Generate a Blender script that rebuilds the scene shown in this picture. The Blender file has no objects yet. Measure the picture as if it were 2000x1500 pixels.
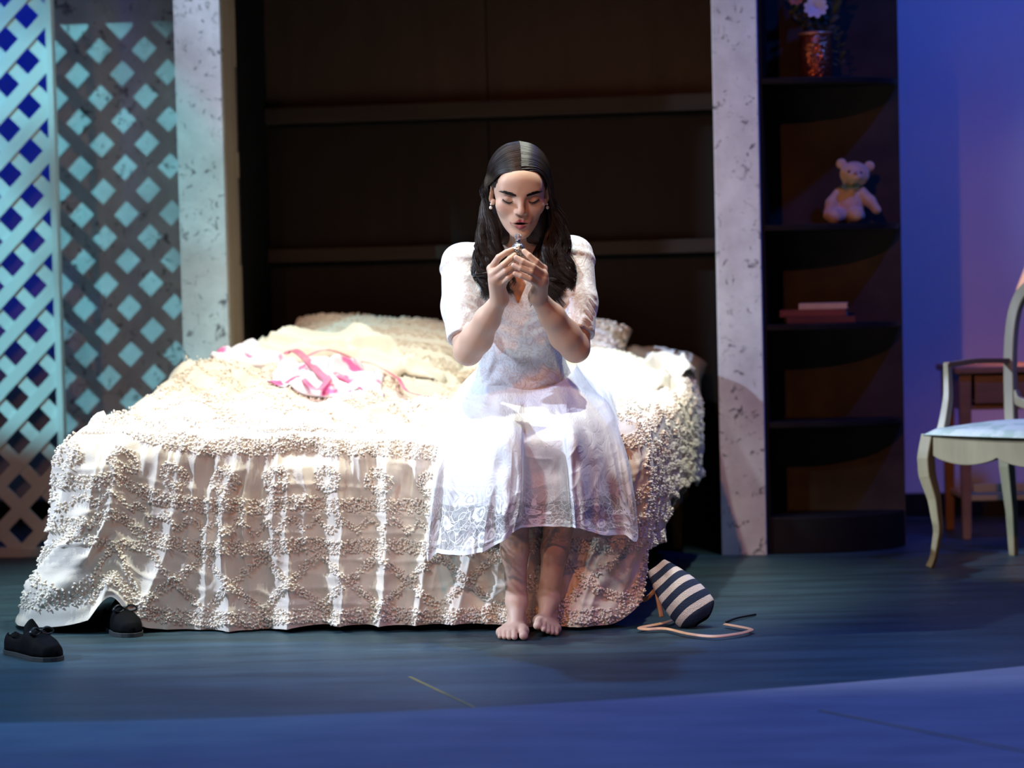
import bpy, math, random
import numpy as np
from mathutils import Matrix, Vector
random.seed(7); RNG = np.random.default_rng(11)
PI = math.pi
scene = bpy.context.scene
COL = scene.collection

# ------------------------------------------------------------------ camera
F_PX, CAM_H = 5000.0, 0.96
PITCH, ROLL = math.atan(210 / 5000.0), -0.023
fw = np.array([0, math.cos(PITCH), -math.sin(PITCH)])
up0 = np.array([0, math.sin(PITCH), math.cos(PITCH)])
rt = math.cos(ROLL) * np.array([1.0, 0, 0]) + math.sin(ROLL) * up0
upv = -math.sin(ROLL) * np.array([1.0, 0, 0]) + math.cos(ROLL) * up0
CAM = np.array([0, 0, CAM_H])
cam_d = bpy.data.cameras.new('camera'); cam = bpy.data.objects.new('camera', cam_d); COL.objects.link(cam)
cam_d.sensor_width = 36; cam_d.lens = 36 * F_PX / 2000
cam.matrix_world = Matrix(((rt[0], upv[0], -fw[0], 0), (rt[1], upv[1], -fw[1], 0), (rt[2], upv[2], -fw[2], CAM_H), (0, 0, 0, 1)))
cam_d.clip_start = 0.05; cam_d.clip_end = 100
cam_d.dof.use_dof = True; cam_d.dof.focus_distance = 6.85; cam_d.dof.aperture_fstop = 2.2
scene.camera = cam

# ------------------------------------------------------------------ world, stage lamps, exposure
w = bpy.data.worlds.new('world'); scene.world = w; w.use_nodes = True
w.node_tree.nodes['Background'].inputs[0].default_value = (0.02, 0.022, 0.035, 1)
w.node_tree.nodes['Background'].inputs[1].default_value = 0.12
scene.view_settings.view_transform = 'Standard'; scene.view_settings.look = 'None'
scene.view_settings.exposure = 0.0; scene.view_settings.gamma = 1.0; scene.view_settings.use_curve_mapping = False

def spot(name, loc, target, power, color, angle, blend=0.3, radius=0.08, gobo=None):
    d = bpy.data.lights.new(name, 'SPOT'); o = bpy.data.objects.new(name, d); COL.objects.link(o)
    d.energy = power; d.color = color; d.spot_size = math.radians(angle); d.spot_blend = blend; d.shadow_soft_size = radius
    o.location = loc
    o.rotation_euler = (Vector(target) - Vector(loc)).to_track_quat('-Z', 'Y').to_euler()
    if gobo:                      # a break-up gobo in the lamp: dappled beam
        d.use_nodes = True; nt = d.node_tree; em = nt.nodes['Emission']
        tc = nt.nodes.new('ShaderNodeTexCoord'); nz = nt.nodes.new('ShaderNodeTexNoise'); mr = nt.nodes.new('ShaderNodeMapRange')
        nz.inputs['Scale'].default_value = gobo[0]; nz.inputs['Detail'].default_value = 2
        nt.links.new(tc.outputs['Normal'], nz.inputs['Vector']); nt.links.new(nz.outputs['Fac'], mr.inputs['Value'])
        mr.inputs['From Min'].default_value = gobo[1]; mr.inputs['From Max'].default_value = gobo[2]
        mr.inputs['To Min'].default_value = gobo[3]; mr.inputs['To Max'].default_value = 1.0
        nt.links.new(mr.outputs['Result'], em.inputs['Strength'])
    return o
# overhead pair on the bed and the seated figure
spot('stage_lamp_top_cool', (-1.2, 7.0, 6.2), (-0.5, 7.8, 0.5), 1150, (0.90, 1.0, 0.95), 32, 0.6, 0.07)
spot('stage_lamp_top_green', (1.0, 7.4, 6.2), (-0.35, 7.75, 0.5), 1150, (0.95, 1.0, 0.84), 30, 0.6, 0.07)
# cool side light raking in from the wing
spot('stage_lamp_side', (-6.2, 6.2, 3.8), (-0.25, 6.95, 0.55), 2700, (0.62, 0.75, 1.0), 21, 0.3, 0.10, (16, 0.35, 0.6, 0.6))
spot('stage_lamp_side_column', (-6.2, 7.9, 4.6), (0.95, 8.5, 0.95), 4300, (0.56, 0.72, 1.0), 14, 0.3, 0.05, (16, 0.35, 0.6, 0.6))
# cool special on the seated figure, from the front of house
spot('stage_lamp_special', (-3.6, 1.8, 4.9), (0.02, 6.9, 0.72), 900, (0.80, 0.94, 1.0), 11, 0.5, 0.20)
# warm amber front light
spot('stage_lamp_amber', (-2.2, -0.4, 5.8), (0.25, 7.9, 0.75), 920, (1.0, 0.36, 0.125), 23, 0.9, 0.09)
spot('stage_lamp_amber_cross', (2.6, 0.5, 4.4), (-0.5, 7.1, 0.3), 210, (1.0, 0.36, 0.18), 22, 0.9, 0.06)
spot('stage_lamp_amber_far', (-3.2, 0.6, 5.4), (-1.5, 9.0, 1.1), 210, (1.0, 0.48, 0.30), 14, 0.8, 0.05)
# lavender front light: bed foot, and back cloth
spot('stage_lamp_lavender', (0.8, 0.0, 3.6), (-0.3, 7.0, 0.3), 30, (0.62, 0.50, 1.0), 24, 0.8, 0.06)
spot('stage_lamp_lavender_cloth', (-0.2, 0.0, 3.4), (2.75, 10.0, 1.15), 640, (0.40, 0.50, 1.0), 9.5, 0.6, 0.05)
# cyan through the garden lattice
spot('stage_lamp_cyan', (-7.0, 5.2, 4.0), (-1.95, 9.1, 1.35), 2100, (0.26, 0.84, 1.0), 13.5, 0.3, 0.03, (11, 0.36, 0.50, 0.3))
# blue washes: back cloth, floor
spot('stage_lamp_blue_cloth', (2.8, 6.6, 5.0), (2.2, 10.0, 1.0), 560, (0.02, 0.13, 1.0), 56, 0.6, 0.1)
spot('stage_lamp_blue_far', (-2.2, 7.8, 5.5), (-2.8, 10.2, 1.8), 420, (0.0, 0.02, 1.0), 46, 0.6, 0.1)
spot('stage_lamp_blue_floor', (3.0, 2.6, 5.0), (0.5, 4.9, 0.0), 600, (0.28, 0.28, 1.0), 34, 0.5, 0.1)
spot('stage_lamp_blue_floor_back', (2.9, 8.9, 5.2), (1.3, 6.4, 0.0), 400, (0.06, 0.16, 1.0), 40, 0.8, 0.1)
spot('stage_lamp_blue_back', (-0.8, 9.6, 5.4), (-0.1, 5.7, 0.0), 700, (0.06, 0.30, 1.0), 34, 0.7, 0.08)
spot('stage_lamp_teal_floor', (-2.6, 3.0, 5.0), (-0.9, 6.4, 0.0), 430, (0.10, 0.58, 0.85), 26, 0.8, 0.1)

# ------------------------------------------------------------------ helpers
def at(px, py, Y):
    d = fw + rt * ((px - 1000) / F_PX) + upv * ((750 - py) / F_PX)
    return CAM + d * (Y / d[1])
TH = math.radians(9.5)                       # the set stands turned 9.5 degrees
SU = np.array([math.cos(TH), -math.sin(TH), 0]); SV = np.array([math.sin(TH), math.cos(TH), 0]); SO = np.array([0.697, 8.634, 0])
SETM = Matrix(((SU[0], SV[0], 0, SO[0]), (SU[1], SV[1], 0, SO[1]), (0, 0, 1, 0), (0, 0, 0, 1)))
def S(s, t, z=0.0): return SO + SU * s + SV * t + np.array([0, 0, z])
def st(px, py, t):
    d = fw + rt * ((px - 1000) / F_PX) + upv * ((750 - py) / F_PX)
    p = CAM + d * (((SO - CAM) @ SV + t) / (d @ SV))
    return np.array([(p - SO) @ SU, t, p[2]])

def tag(o, label=None, cat=None, group=None, kind=None):
    if label: o['label'] = label
    if cat: o['category'] = cat
    if group: o['group'] = group
    if kind: o['kind'] = kind
    return o
def empty(name, loc=(0, 0, 0), rz=0.0, label=None, cat=None, group=None, kind=None):
    o = bpy.data.objects.new(name, None); COL.objects.link(o); o.location = loc; o.rotation_euler = (0, 0, rz)
    o.empty_display_size = 0.1
    return tag(o, label, cat, group, kind)
def set_root(name, label=None, cat=None, kind=None, group=None, base=(0, 0, 0)):
    """Empty standing in the turned set frame; parts are given in (s, t, z) minus base."""
    o = empty(name, S(*base), -TH, label, cat, group, kind); return o

class MB:
    """collects boxes, tubes and lathes for one mesh object"""
    def __init__(self): self.v = []; self.f = []; self.n = 0
    def add(self, vs, fs):
        vs = np.asarray(vs, float); self.v.append(vs); self.f.extend([tuple(int(i) + self.n for i in f) for f in fs]); self.n += len(vs); return self
    def box(self, x0, x1, y0, y1, z0, z1):
        vs = [(x, y, z) for x in (x0, x1) for y in (y0, y1) for z in (z0, z1)]
        return self.add(vs, [(0, 1, 3, 2), (4, 6, 7, 5), (0, 4, 5, 1), (2, 3, 7, 6), (0, 2, 6, 4), (1, 5, 7, 3)])
    def bar(self, a, b, wx, wy, up=(0, 0, 1)):
        a = np.array(a, float); b = np.array(b, float); d = b - a; d /= np.linalg.norm(d)
        x = np.cross(d, up); x /= np.linalg.norm(x); y = np.cross(x, d)
        vs = [p + x * sx * wx / 2 + y * sy * wy / 2 for p in (a, b) for sx, sy in ((-1, -1), (1, -1), (1, 1), (-1, 1))]
        return self.add(vs, [(3, 2, 1, 0), (4, 5, 6, 7)] + [(i, (i + 1) % 4, 4 + (i + 1) % 4, 4 + i) for i in range(4)])
    def tube(self, pts, rad, n=8, up=(0, 0, 1), flat=1.0, caps=True, bvec=None):
        pts = np.asarray(pts, float); m = len(pts); rad = np.broadcast_to(np.asarray(rad, float), (m,))
        tg = np.gradient(pts, axis=0); tg /= np.linalg.norm(tg, axis=1)[:, None] + 1e-12
        vs = []; u = np.array(up, float)
        for i in range(m):
            x = np.cross(tg[i], u)
            if np.linalg.norm(x) < 1e-4: x = np.cross(tg[i], (1, 0.2, 0))
            x /= np.linalg.norm(x); y = np.cross(x, tg[i])
            if bvec is None: u = y
            for k in range(n):
                a = 2 * PI * k / n + (PI / 4 if n == 4 else 0)
                vs.append(pts[i] + rad[i] * (math.cos(a) * x + flat * math.sin(a) * y))
        fs = [(i * n + k, i * n + (k + 1) % n, (i + 1) * n + (k + 1) % n, (i + 1) * n + k) for i in range(m - 1) for k in range(n)]
        if caps: fs += [tuple(range(n - 1, -1, -1)), tuple((m - 1) * n + k for k in range(n))]
        return self.add(vs, fs)
    def lathe(self, prof, n=32, c=(0, 0, 0)):
        vs = [(c[0] + r * math.cos(2 * PI * k / n), c[1] + r * math.sin(2 * PI * k / n), c[2] + z) for r, z in prof for k in range(n)]
        m = len(prof)
        fs = [(i * n + k, i * n + (k + 1) % n, (i + 1) * n + (k + 1) % n, (i + 1) * n + k) for i in range(m - 1) for k in range(n)]
        fs += [tuple(range(n - 1, -1, -1)), tuple((m - 1) * n + k for k in range(n))]
        return self.add(vs, fs)
    def ell(self, c, r, n=20, m=12, R=None):
        th = np.linspace(0, PI, m + 1); vs = []
        for a in th:
            for k in range(n):
                p = np.array([r[0] * math.sin(a) * math.cos(2 * PI * k / n), r[1] * math.sin(a) * math.sin(2 * PI * k / n), r[2] * math.cos(a)])
                vs.append((R @ p if R is not None else p) + np.array(c))
        fs = [(i * n + k, (i + 1) * n + k, (i + 1) * n + (k + 1) % n, i * n + (k + 1) % n) for i in range(m) for k in range(n)]
        return self.add(vs, fs)
    def prism(self, poly, axis, a, b):
        """poly: 2D points; extruded along axis (0,1,2) from a to b"""
        n = len(poly); vs = []
        for h in (a, b):
            for p in poly:
                q = list(p); q.insert(axis, h); vs.append(q)
        return self.add(vs, [tuple(range(n - 1, -1, -1)), tuple(range(n, 2 * n))] + [(i, (i + 1) % n, n + (i + 1) % n, n + i) for i in range(n)])
    def build(self, name, m, parent=None, smooth=False, bevel=0.0, subd=0):
        o = mesh_obj(name, np.concatenate(self.v), self.f, m, parent, smooth)
        if bevel:
            b = o.modifiers.new('bevel', 'BEVEL'); b.width = bevel; b.segments = 2; b.limit_method = 'ANGLE'; b.angle_limit = 0.6
        if subd:
            b = o.modifiers.new('subd', 'SUBSURF'); b.levels = subd; b.render_levels = subd
        return o

def mesh_obj(name, v, f, m, parent=None, smooth=True):
    me = bpy.data.meshes.new(name); v = np.asarray(v, np.float32)
    if isinstance(f, np.ndarray):
        k = f.shape[1]; me.vertices.add(len(v)); me.vertices.foreach_set('co', v.ravel())
        me.loops.add(f.size); me.loops.foreach_set('vertex_index', f.ravel().astype(np.int32))
        me.polygons.add(len(f)); me.polygons.foreach_set('loop_start', np.arange(0, f.size, k, dtype=np.int32)); me.update(calc_edges=True)
    else:
        me.from_pydata(v.tolist(), [], f); me.update()
    if smooth and len(me.polygons): me.polygons.foreach_set('use_smooth', np.ones(len(me.polygons), bool))
    me.materials.append(m)
    o = bpy.data.objects.new(name, me); COL.objects.link(o)
    if parent: o.parent = parent
    return o
def grid_faces(nu, nv, wrap=False):
    i, j = np.meshgrid(np.arange(nu - 1), np.arange(nv if wrap else nv - 1), indexing='ij')
    j2 = (j + 1) % nv
    return np.stack([i * nv + j, (i + 1) * nv + j, (i + 1) * nv + j2, i * nv + j2], -1).reshape(-1, 4)
def set_uv(o, uv):
    me = o.data; l = me.uv_layers.new(name='UVMap'); idx = np.empty(len(me.loops), np.int32); me.loops.foreach_get('vertex_index', idx)
    l.data.foreach_set('uv', np.asarray(uv, np.float32)[idx].ravel())
def set_col(o, rgb, name='Col'):
    a = o.data.color_attributes.new(name, 'FLOAT_COLOR', 'POINT'); c = np.ones((len(rgb), 4), np.float32); c[:, :3] = rgb; a.data.foreach_set('color', c.ravel())

def copy_tree(o, parent=None):
    c = o.copy(); COL.objects.link(c); c.parent = parent
    for ch in [x for x in COL.objects if x.parent == o]: copy_tree(ch, c)
    return c

# ---- numpy noise
def _hash(i, j, k):
    n = (i * 73856093) ^ (j * 19349663) ^ (k * 83492791); n = (n ^ (n >> 13)) * 1274126177; n = n ^ (n >> 16)
    return (n & 0xFFFF) / 65535.0
def vnoise(x, y, z=0.0):
    x, y, z = np.broadcast_arrays(np.asarray(x, float), np.asarray(y, float), np.asarray(z, float))
    i, j, k = np.floor(x).astype(np.int64), np.floor(y).astype(np.int64), np.floor(z).astype(np.int64)
    a, b, c = x - i, y - j, z - k; a = a * a * (3 - 2 * a); b = b * b * (3 - 2 * b); c = c * c * (3 - 2 * c)
    r = 0
    for di in (0, 1):
        for dj in (0, 1):
            for dk in (0, 1):
                r = r + _hash(i + di, j + dj, k + dk) * (a if di else 1 - a) * (b if dj else 1 - b) * (c if dk else 1 - c)
    return r * 2 - 1
def sstep(a, b, x): t = np.clip((x - a) / (b - a), 0, 1); return t * t * (3 - 2 * t)

# ---- materials
def mat(name, col, rough=0.6, col2=None, scale=8.0, detail=4.0, thresh=None, bump=0.0, bscale=None, metal=0.0, spec=0.4, sheen=0.0, stretch=None, sss=0.0, trans=0.0, coat=0.0, coords='Object', vcol=None):
    m = bpy.data.materials.new(name); m.use_nodes = True; nt = m.node_tree; b = nt.nodes['Principled BSDF']
    b.inputs['Roughness'].default_value = rough; b.inputs['Metallic'].default_value = metal; b.inputs['Specular IOR Level'].default_value = spec
    b.inputs['Sheen Weight'].default_value = sheen; b.inputs['Coat Weight'].default_value = coat; b.inputs['Transmission Weight'].default_value = trans
    if sss: b.inputs['Subsurface Weight'].default_value = sss; b.inputs['Subsurface Radius'].default_value = (0.012, 0.005, 0.003); b.inputs['Subsurface Scale'].default_value = 0.5
    c4 = lambda c: (c[0], c[1], c[2], 1)
    b.inputs['Base Color'].default_value = c4(col)
    tc = nt.nodes.new('ShaderNodeTexCoord'); vec = tc.outputs[coords]
    if stretch:
        mp = nt.nodes.new('ShaderNodeMapping'); mp.inputs['Scale'].default_value = stretch; nt.links.new(vec, mp.inputs['Vector']); vec = mp.outputs['Vector']
    def noise(sc, de):
        n = nt.nodes.new('ShaderNodeTexNoise'); n.inputs['Scale'].default_value = sc; n.inputs['Detail'].default_value = de; nt.links.new(vec, n.inputs['Vector']); return n
    src = None
    if vcol:
        at_ = nt.nodes.new('ShaderNodeVertexColor'); at_.layer_name = vcol; src = at_.outputs['Color']; nt.links.new(src, b.inputs['Base Color'])
    if col2 is not None:
        n = noise(scale, detail); r = nt.nodes.new('ShaderNodeValToRGB'); nt.links.new(n.outputs['Fac'], r.inputs['Fac'])
        lo, hi = thresh or (0.3, 0.7)
        r.color_ramp.elements[0].position = lo; r.color_ramp.elements[1].position = hi
        r.color_ramp.elements[0].color = c4(col); r.color_ramp.elements[1].color = c4(col2)
        nt.links.new(r.outputs['Color'], b.inputs['Base Color'])
    if bump:
        n = noise(bscale or scale, 5); bp = nt.nodes.new('ShaderNodeBump'); bp.inputs['Strength'].default_value = 1.0; bp.inputs['Distance'].default_value = bump
        nt.links.new(n.outputs['Fac'], bp.inputs['Height']); nt.links.new(bp.outputs['Normal'], b.inputs['Normal'])
    return m

def mottled(name):
    """off-white sponge-painted canvas with dark flecks"""
    m = mat(name, (0.62, 0.60, 0.60), 0.75); nt = m.node_tree; b = nt.nodes['Principled BSDF']
    tc = nt.nodes.new('ShaderNodeTexCoord')
    def ramp(scale, det, lo, hi, c0, c1, dist=0.0):
        n = nt.nodes.new('ShaderNodeTexNoise'); n.inputs['Scale'].default_value = scale; n.inputs['Detail'].default_value = det; n.inputs['Distortion'].default_value = dist; n.inputs['Roughness'].default_value = 0.62
        nt.links.new(tc.outputs['Object'], n.inputs['Vector']); r = nt.nodes.new('ShaderNodeValToRGB')
        r.color_ramp.elements[0].position = lo; r.color_ramp.elements[1].position = hi; r.color_ramp.elements[0].color = c0; r.color_ramp.elements[1].color = c1
        nt.links.new(n.outputs['Fac'], r.inputs['Fac']); return r.outputs['Color']
    base = ramp(7, 5, 0.3, 0.7, (0.46, 0.44, 0.44, 1), (0.66, 0.65, 0.64, 1))
    fleck = ramp(26, 6, 0.57, 0.65, (1, 1, 1, 1), (0.24, 0.23, 0.24, 1), 1.2)
    clus = ramp(6, 2, 0.36, 0.52, (0, 0, 0, 1), (1, 1, 1, 1))
    mx = nt.nodes.new('ShaderNodeMix'); mx.data_type = 'RGBA'; mx.blend_type = 'MULTIPLY'
    nt.links.new(clus, mx.inputs[0]); nt.links.new(base, mx.inputs[6]); nt.links.new(fleck, mx.inputs[7]); nt.links.new(mx.outputs[2], b.inputs['Base Color'])
    return m
# ------------------------------------------------------------------ materials shared
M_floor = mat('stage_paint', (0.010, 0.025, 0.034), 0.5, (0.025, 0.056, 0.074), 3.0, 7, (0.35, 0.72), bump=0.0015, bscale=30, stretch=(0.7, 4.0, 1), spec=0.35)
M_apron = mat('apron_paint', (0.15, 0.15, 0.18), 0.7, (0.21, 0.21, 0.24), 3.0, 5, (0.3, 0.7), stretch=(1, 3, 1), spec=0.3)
M_mott = mottled('sponged_canvas')
M_black = mat('black_paint', (0.005, 0.005, 0.006), 0.6, (0.009, 0.008, 0.008), 10, spec=0.2)
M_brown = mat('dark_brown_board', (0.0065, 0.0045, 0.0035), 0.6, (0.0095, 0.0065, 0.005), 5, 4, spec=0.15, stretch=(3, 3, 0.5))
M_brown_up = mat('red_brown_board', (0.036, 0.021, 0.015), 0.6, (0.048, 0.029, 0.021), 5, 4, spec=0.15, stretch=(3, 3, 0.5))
M_rail = mat('dark_rail_wood', (0.017, 0.011, 0.009), 0.6, (0.025, 0.017, 0.013), 6, 4, spec=0.2, stretch=(0.6, 4, 4))
M_cloth = mat('blue_cloth', (0.55, 0.55, 0.60), 0.9, (0.60, 0.60, 0.65), 1.5, 3)
M_lwood = mat('raw_timber_edge', (0.36, 0.27, 0.19), 0.7, (0.46, 0.35, 0.26), 6, 4, stretch=(4, 4, 0.4))
M_white = mat('white_paint', (0.74, 0.74, 0.73), 0.5, (0.82, 0.82, 0.80), 5)
M_metal = mat('bright_metal', (0.75, 0.78, 0.78), 0.25, metal=1.0)
M_shelfback = mat('tan_canvas', (0.022, 0.015, 0.010), 0.9, (0.045, 0.031, 0.021), 7, 5, (0.32, 0.68))

# ------------------------------------------------------------------ setting
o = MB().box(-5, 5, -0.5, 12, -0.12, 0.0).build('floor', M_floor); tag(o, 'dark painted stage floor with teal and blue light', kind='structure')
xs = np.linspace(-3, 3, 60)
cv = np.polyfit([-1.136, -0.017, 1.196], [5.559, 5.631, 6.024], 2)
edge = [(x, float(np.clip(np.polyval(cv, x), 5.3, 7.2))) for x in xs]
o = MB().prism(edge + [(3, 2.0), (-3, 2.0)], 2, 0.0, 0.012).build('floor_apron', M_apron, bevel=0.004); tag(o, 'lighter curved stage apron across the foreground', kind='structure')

def set_struct(name, mb, m, label, bevel=0.0):
    o = mb.build(name, m, bevel=bevel); o.matrix_world = SETM; return tag(o, label, kind='structure')
set_struct('wall_back', MB().box(-4.5, 4.5, 1.34, 1.40, 0, 3.6), M_cloth, 'plain back cloth washed in blue light')
set_struct('baseboard_back', MB().box(-4.5, 4.5, 1.31, 1.339, 0, 0.09), M_black, 'black strip along the foot of the blue back cloth', 0.003)
sl = st(104, 400, 0.45)[0]
set_struct('wall_left', MB().box(sl, -1.80, 0.45, 0.47, 0, 3.0), M_mott, 'sponge-painted flat showing diamonds of cyan light')
# columns framing the alcove
root = set_root('trim_1', 'sponge-painted column left of the bed alcove', kind='structure')
MB().box(-1.869, -1.703, 0.0, 0.03, 0, 3.0).build('face', M_mott, root, bevel=0.002)
MB().box(-1.735, -1.7035, 0.031, 0.20, 0, 3.0).build('return', M_lwood, root, bevel=0.002)
MB().box(-1.869, -1.845, 0.031, 0.45, 0, 3.0).build('side', M_mott, root)
for z0, z1 in ((1.02, 1.33), (1.42, 1.72)):
    MB().box(-1.7029, -1.6975, 0.16, 0.175, z0, z1).build('metal_strip', M_metal, root)
root = set_root('trim_2', 'sponge-painted column right of the bed alcove', kind='structure')
MB().box(0.0, 0.151, 0.0, 0.03, 0.0, 3.0).build('face', M_mott, root, bevel=0.002)
MB().box(0.0, 0.02, 0.031, 0.60, 0, 3.0).build('return', M_black, root, bevel=0.002)
set_struct('wall_alcove_left', MB().box(-1.735, -1.704, 0.201, 0.62, 0, 3.0), M_black, 'black side of the bed alcove')
root = set_root('wall_alcove', 'dark brown boarded back of the bed alcove', kind='structure')
seam = -0.873
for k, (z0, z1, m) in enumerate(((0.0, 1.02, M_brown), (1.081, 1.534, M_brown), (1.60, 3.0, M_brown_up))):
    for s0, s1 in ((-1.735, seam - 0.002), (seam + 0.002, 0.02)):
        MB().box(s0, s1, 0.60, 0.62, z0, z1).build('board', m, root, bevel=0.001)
for z0, z1 in ((1.030, 1.080), (1.540, 1.599)):
    MB().box(-1.703, -0.001, 0.555, 0.60, z0, z1).build('rail', M_rail, root, bevel=0.003)
MB().box(-1.735, 0.02, 0.621, 0.63, 0, 3.0).build('backing', M_black, root)

# ------------------------------------------------------------------ white garden lattice
lat = set_root('lattice_panel', 'white diagonal garden lattice panel at the edge of the set', 'lattice', base=(-2.75, 0.05, 0))
LX0, LX1, LZ0, LZ1 = -3.25 + 2.75, -2.338 + 2.75, 0.0, 2.09
c0 = st(51, 32, 0.05); cs, cz = c0[0] + 2.75, c0[2]; PIT = 0.1585
slat_m = {}
for sgn in (1, -1):
    for k in range(-40, 41):
        # slat centre line: z - sgn*s = const ; the openings sit half a pitch away
        cst = (cz - sgn * cs) + (k + 0.5) * PIT
        pts = []
        for s_ in (LX0, LX1):
            z = cst + sgn * s_
            if LZ0 <= z <= LZ1: pts.append((s_, z))
        for z in (LZ0, LZ1):
            s_ = (z - cst) * sgn
            if LX0 < s_ < LX1: pts.append((s_, z))
        if len(pts) < 2: continue
        pts.sort(); a, b = pts[0], pts[-1]
        if abs(b[0] - a[0]) < 0.03: continue
        t = 0.0 if sgn > 0 else 0.008
        MB().bar((a[0], t, a[1]), (b[0], t, b[1]), 0.0078, 0.045, up=(-sgn * 0.7, 0, 0.7)).build('slat', M_white, lat)
MB().box(LX1 - 0.012, LX1 + 0.012, -0.013, 0.020, 0, LZ1).build('edge_strip', M_white, lat, bevel=0.002)
MB().box(LX0, LX1, -0.012, 0.018, 0.0, 0.035).build('bottom_rail', M_white, lat, bevel=0.002)
MB().box(LX0, LX1 + 0.012, -0.013, 0.020, LZ1, 3.0).build('added_beam_stop', M_white, lat, bevel=0.002)  # unseen board, added above the lattice to cut off the cyan beam

# ------------------------------------------------------------------ rounded corner shelves
SHZ = (1.606, 1.113, 0.777, 0.447)
sh = set_root('corner_shelf_unit', 'black rounded corner shelves beside the sponge-painted column', 'shelf unit', base=(0.151, 0.3, 0))
def quarter(rs, rtt, s0=0.012):
    return [(s0, 0.0)] + [(s0 + (rs - s0) * math.sin(a), -rtt * math.cos(a)) for a in np.linspace(0, PI / 2, 28)]
MB().box(0.001, 0.462, 0.001, 0.016, 0, 3.0).build('back_panel', M_shelfback, sh)
MB().box(0.001, 0.012, -0.268, 0.0, 0, 3.0).build('side_panel', M_black, sh)
for z in SHZ:
    MB().prism(quarter(0.456, 0.272), 2, z - 0.020, z).build('shelf', M_black, sh, bevel=0.002)
MB().prism(quarter(0.456, 0.272), 2, 0.0, 0.124).build('base', M_black, sh, bevel=0.003)

# copper vase with flowers
M_copper = mat('hammered_copper', (0.50, 0.16, 0.07), 0.28, (0.30, 0.07, 0.035), 14, 3, metal=0.85)
nt = M_copper.node_tree; vo = nt.nodes.new('ShaderNodeTexVoronoi'); vo.inputs['Scale'].default_value = 75; bp = nt.nodes.new('ShaderNodeBump'); bp.inputs['Distance'].default_value = 0.006; bp.invert = True
tc = nt.nodes.new('ShaderNodeTexCoord'); nt.links.new(tc.outputs['Object'], vo.inputs['Vector']); nt.links.new(vo.outputs['Distance'], bp.inputs['Height']); nt.links.new(bp.outputs['Normal'], nt.nodes['Principled BSDF'].inputs['Normal'])
M_copper_rim = mat('copper_rim', (0.62, 0.27, 0.16), 0.35, metal=0.6)
vb = (0.338, 0.17, 1.6065)
va = set_root('vase', 'hammered copper vase of flowers on the top corner shelf', 'vase', base=vb)
MB().lathe([(0.001, 0.0), (0.056, 0.0), (0.058, 0.006), (0.057, 0.05), (0.056, 0.11), (0.055, 0.148), (0.051, 0.148), (0.050, 0.012), (0.001, 0.012)], 40).build('body', M_copper, va, smooth=True)
MB().lathe([(0.0505, 0.1482), (0.057, 0.1482), (0.060, 0.153), (0.057, 0.158), (0.0505, 0.158)], 40).build('rim', M_copper_rim, va, smooth=True)
M_leaf = mat('dark_leaf', (0.025, 0.035, 0.012), 0.6, (0.05, 0.05, 0.02), 20)
M_pet_w = mat('cream_petal', (0.62, 0.56, 0.46), 0.6, (0.70, 0.62, 0.52), 30)
M_pet_r = mat('red_petal', (0.40, 0.05, 0.07), 0.6, (0.30, 0.03, 0.05), 30)
M_pet_o = mat('orange_petal', (0.50, 0.16, 0.05), 0.6, (0.42, 0.10, 0.04), 30)
def petal(mb, c, d, n, L, W):
    d = np.array(d) / np.linalg.norm(d); x = np.cross(d, n); x /= np.linalg.norm(x); nn = np.cross(x, d); c = np.array(c)
    vs = []
    for i, (l, w_, h) in enumerate(((0, 0.15, 0), (0.35, 0.8, 0.10), (0.75, 1.0, 0.10), (1.0, 0.35, -0.02))):
        vs += [c + d * L * l - x * W * w_ / 2 + nn * L * h, c + d * L * l + nn * L * (h - 0.06), c + d * L * l + x * W * w_ / 2 + nn * L * h]
    mb.add(vs, [(i * 3 + k, i * 3 + k + 1, i * 3 + k + 4, i * 3 + k + 3) for i in range(3) for k in range(2)])
def flower(name, label, head, r, m, root_at=(0, 0, 0.02), n=9):
    f = set_root(name, label, 'flower', base=vb)
    h = np.array(head); b = np.array(root_at)
    MB().tube([b, b * 0.4 + h * 0.6 + (0, 0, -0.01), h], 0.0022, 6).build('stem', M_leaf, f, smooth=True)
    mb = MB()
    for ring, (rr, tilt, cnt) in enumerate(((1.0, 0.15, n), (0.72, 0.6, n - 2), (0.45, 1.2, n - 4))):
        for k in range(cnt):
            a = 2 * PI * k / cnt + ring * 0.4; d = np.array([math.cos(a), -0.35 + 0.2 * math.sin(a), math.sin(a) * 0.8 + tilt * 0.3])
            petal(mb, h, d, (0, -1, 0.2), r * rr, r * 0.62)
    mb.build('petals', m, f, smooth=True)
    return f
flower('cream_flower', 'cream flower at the front of the copper vase', (0.006, -0.05, 0.235), 0.042, M_pet_w)
flower('red_flower', 'dark red flower above the cream one in the copper vase', (0.012, -0.035, 0.285), 0.036, M_pet_r)
flower('orange_flower', 'orange flower at the side of the copper vase', (-0.062, -0.03, 0.27), 0.026, M_pet_o)
def spray(name, label, pts, nl, L, W, seed):
    f = set_root(name, label, 'foliage spray', base=vb); rr = random.Random(seed); P = np.array(pts, float)
    tt = np.linspace(0, 1, 12); k = np.linspace(0, 1, len(P)); path = np.stack([np.interp(tt, k, P[:, i]) for i in range(3)], 1)
    MB().tube(path, 0.002, 5).build('stem', M_leaf, f, smooth=True)
    mb = MB()
    for i in range(nl):
        q = 0.3 + 0.7 * i / nl; c = np.array([np.interp(q, tt, path[:, j]) for j in range(3)]); a = rr.uniform(0, 2 * PI)
        petal(mb, c, (math.cos(a), 0.5 * math.sin(a) - 0.15, rr.uniform(0.1, 1.0)), (0, -1, 0.1), L * rr.uniform(0.7, 1.1), W)
    mb.build('leaves', M_leaf, f, smooth=True)
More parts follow.
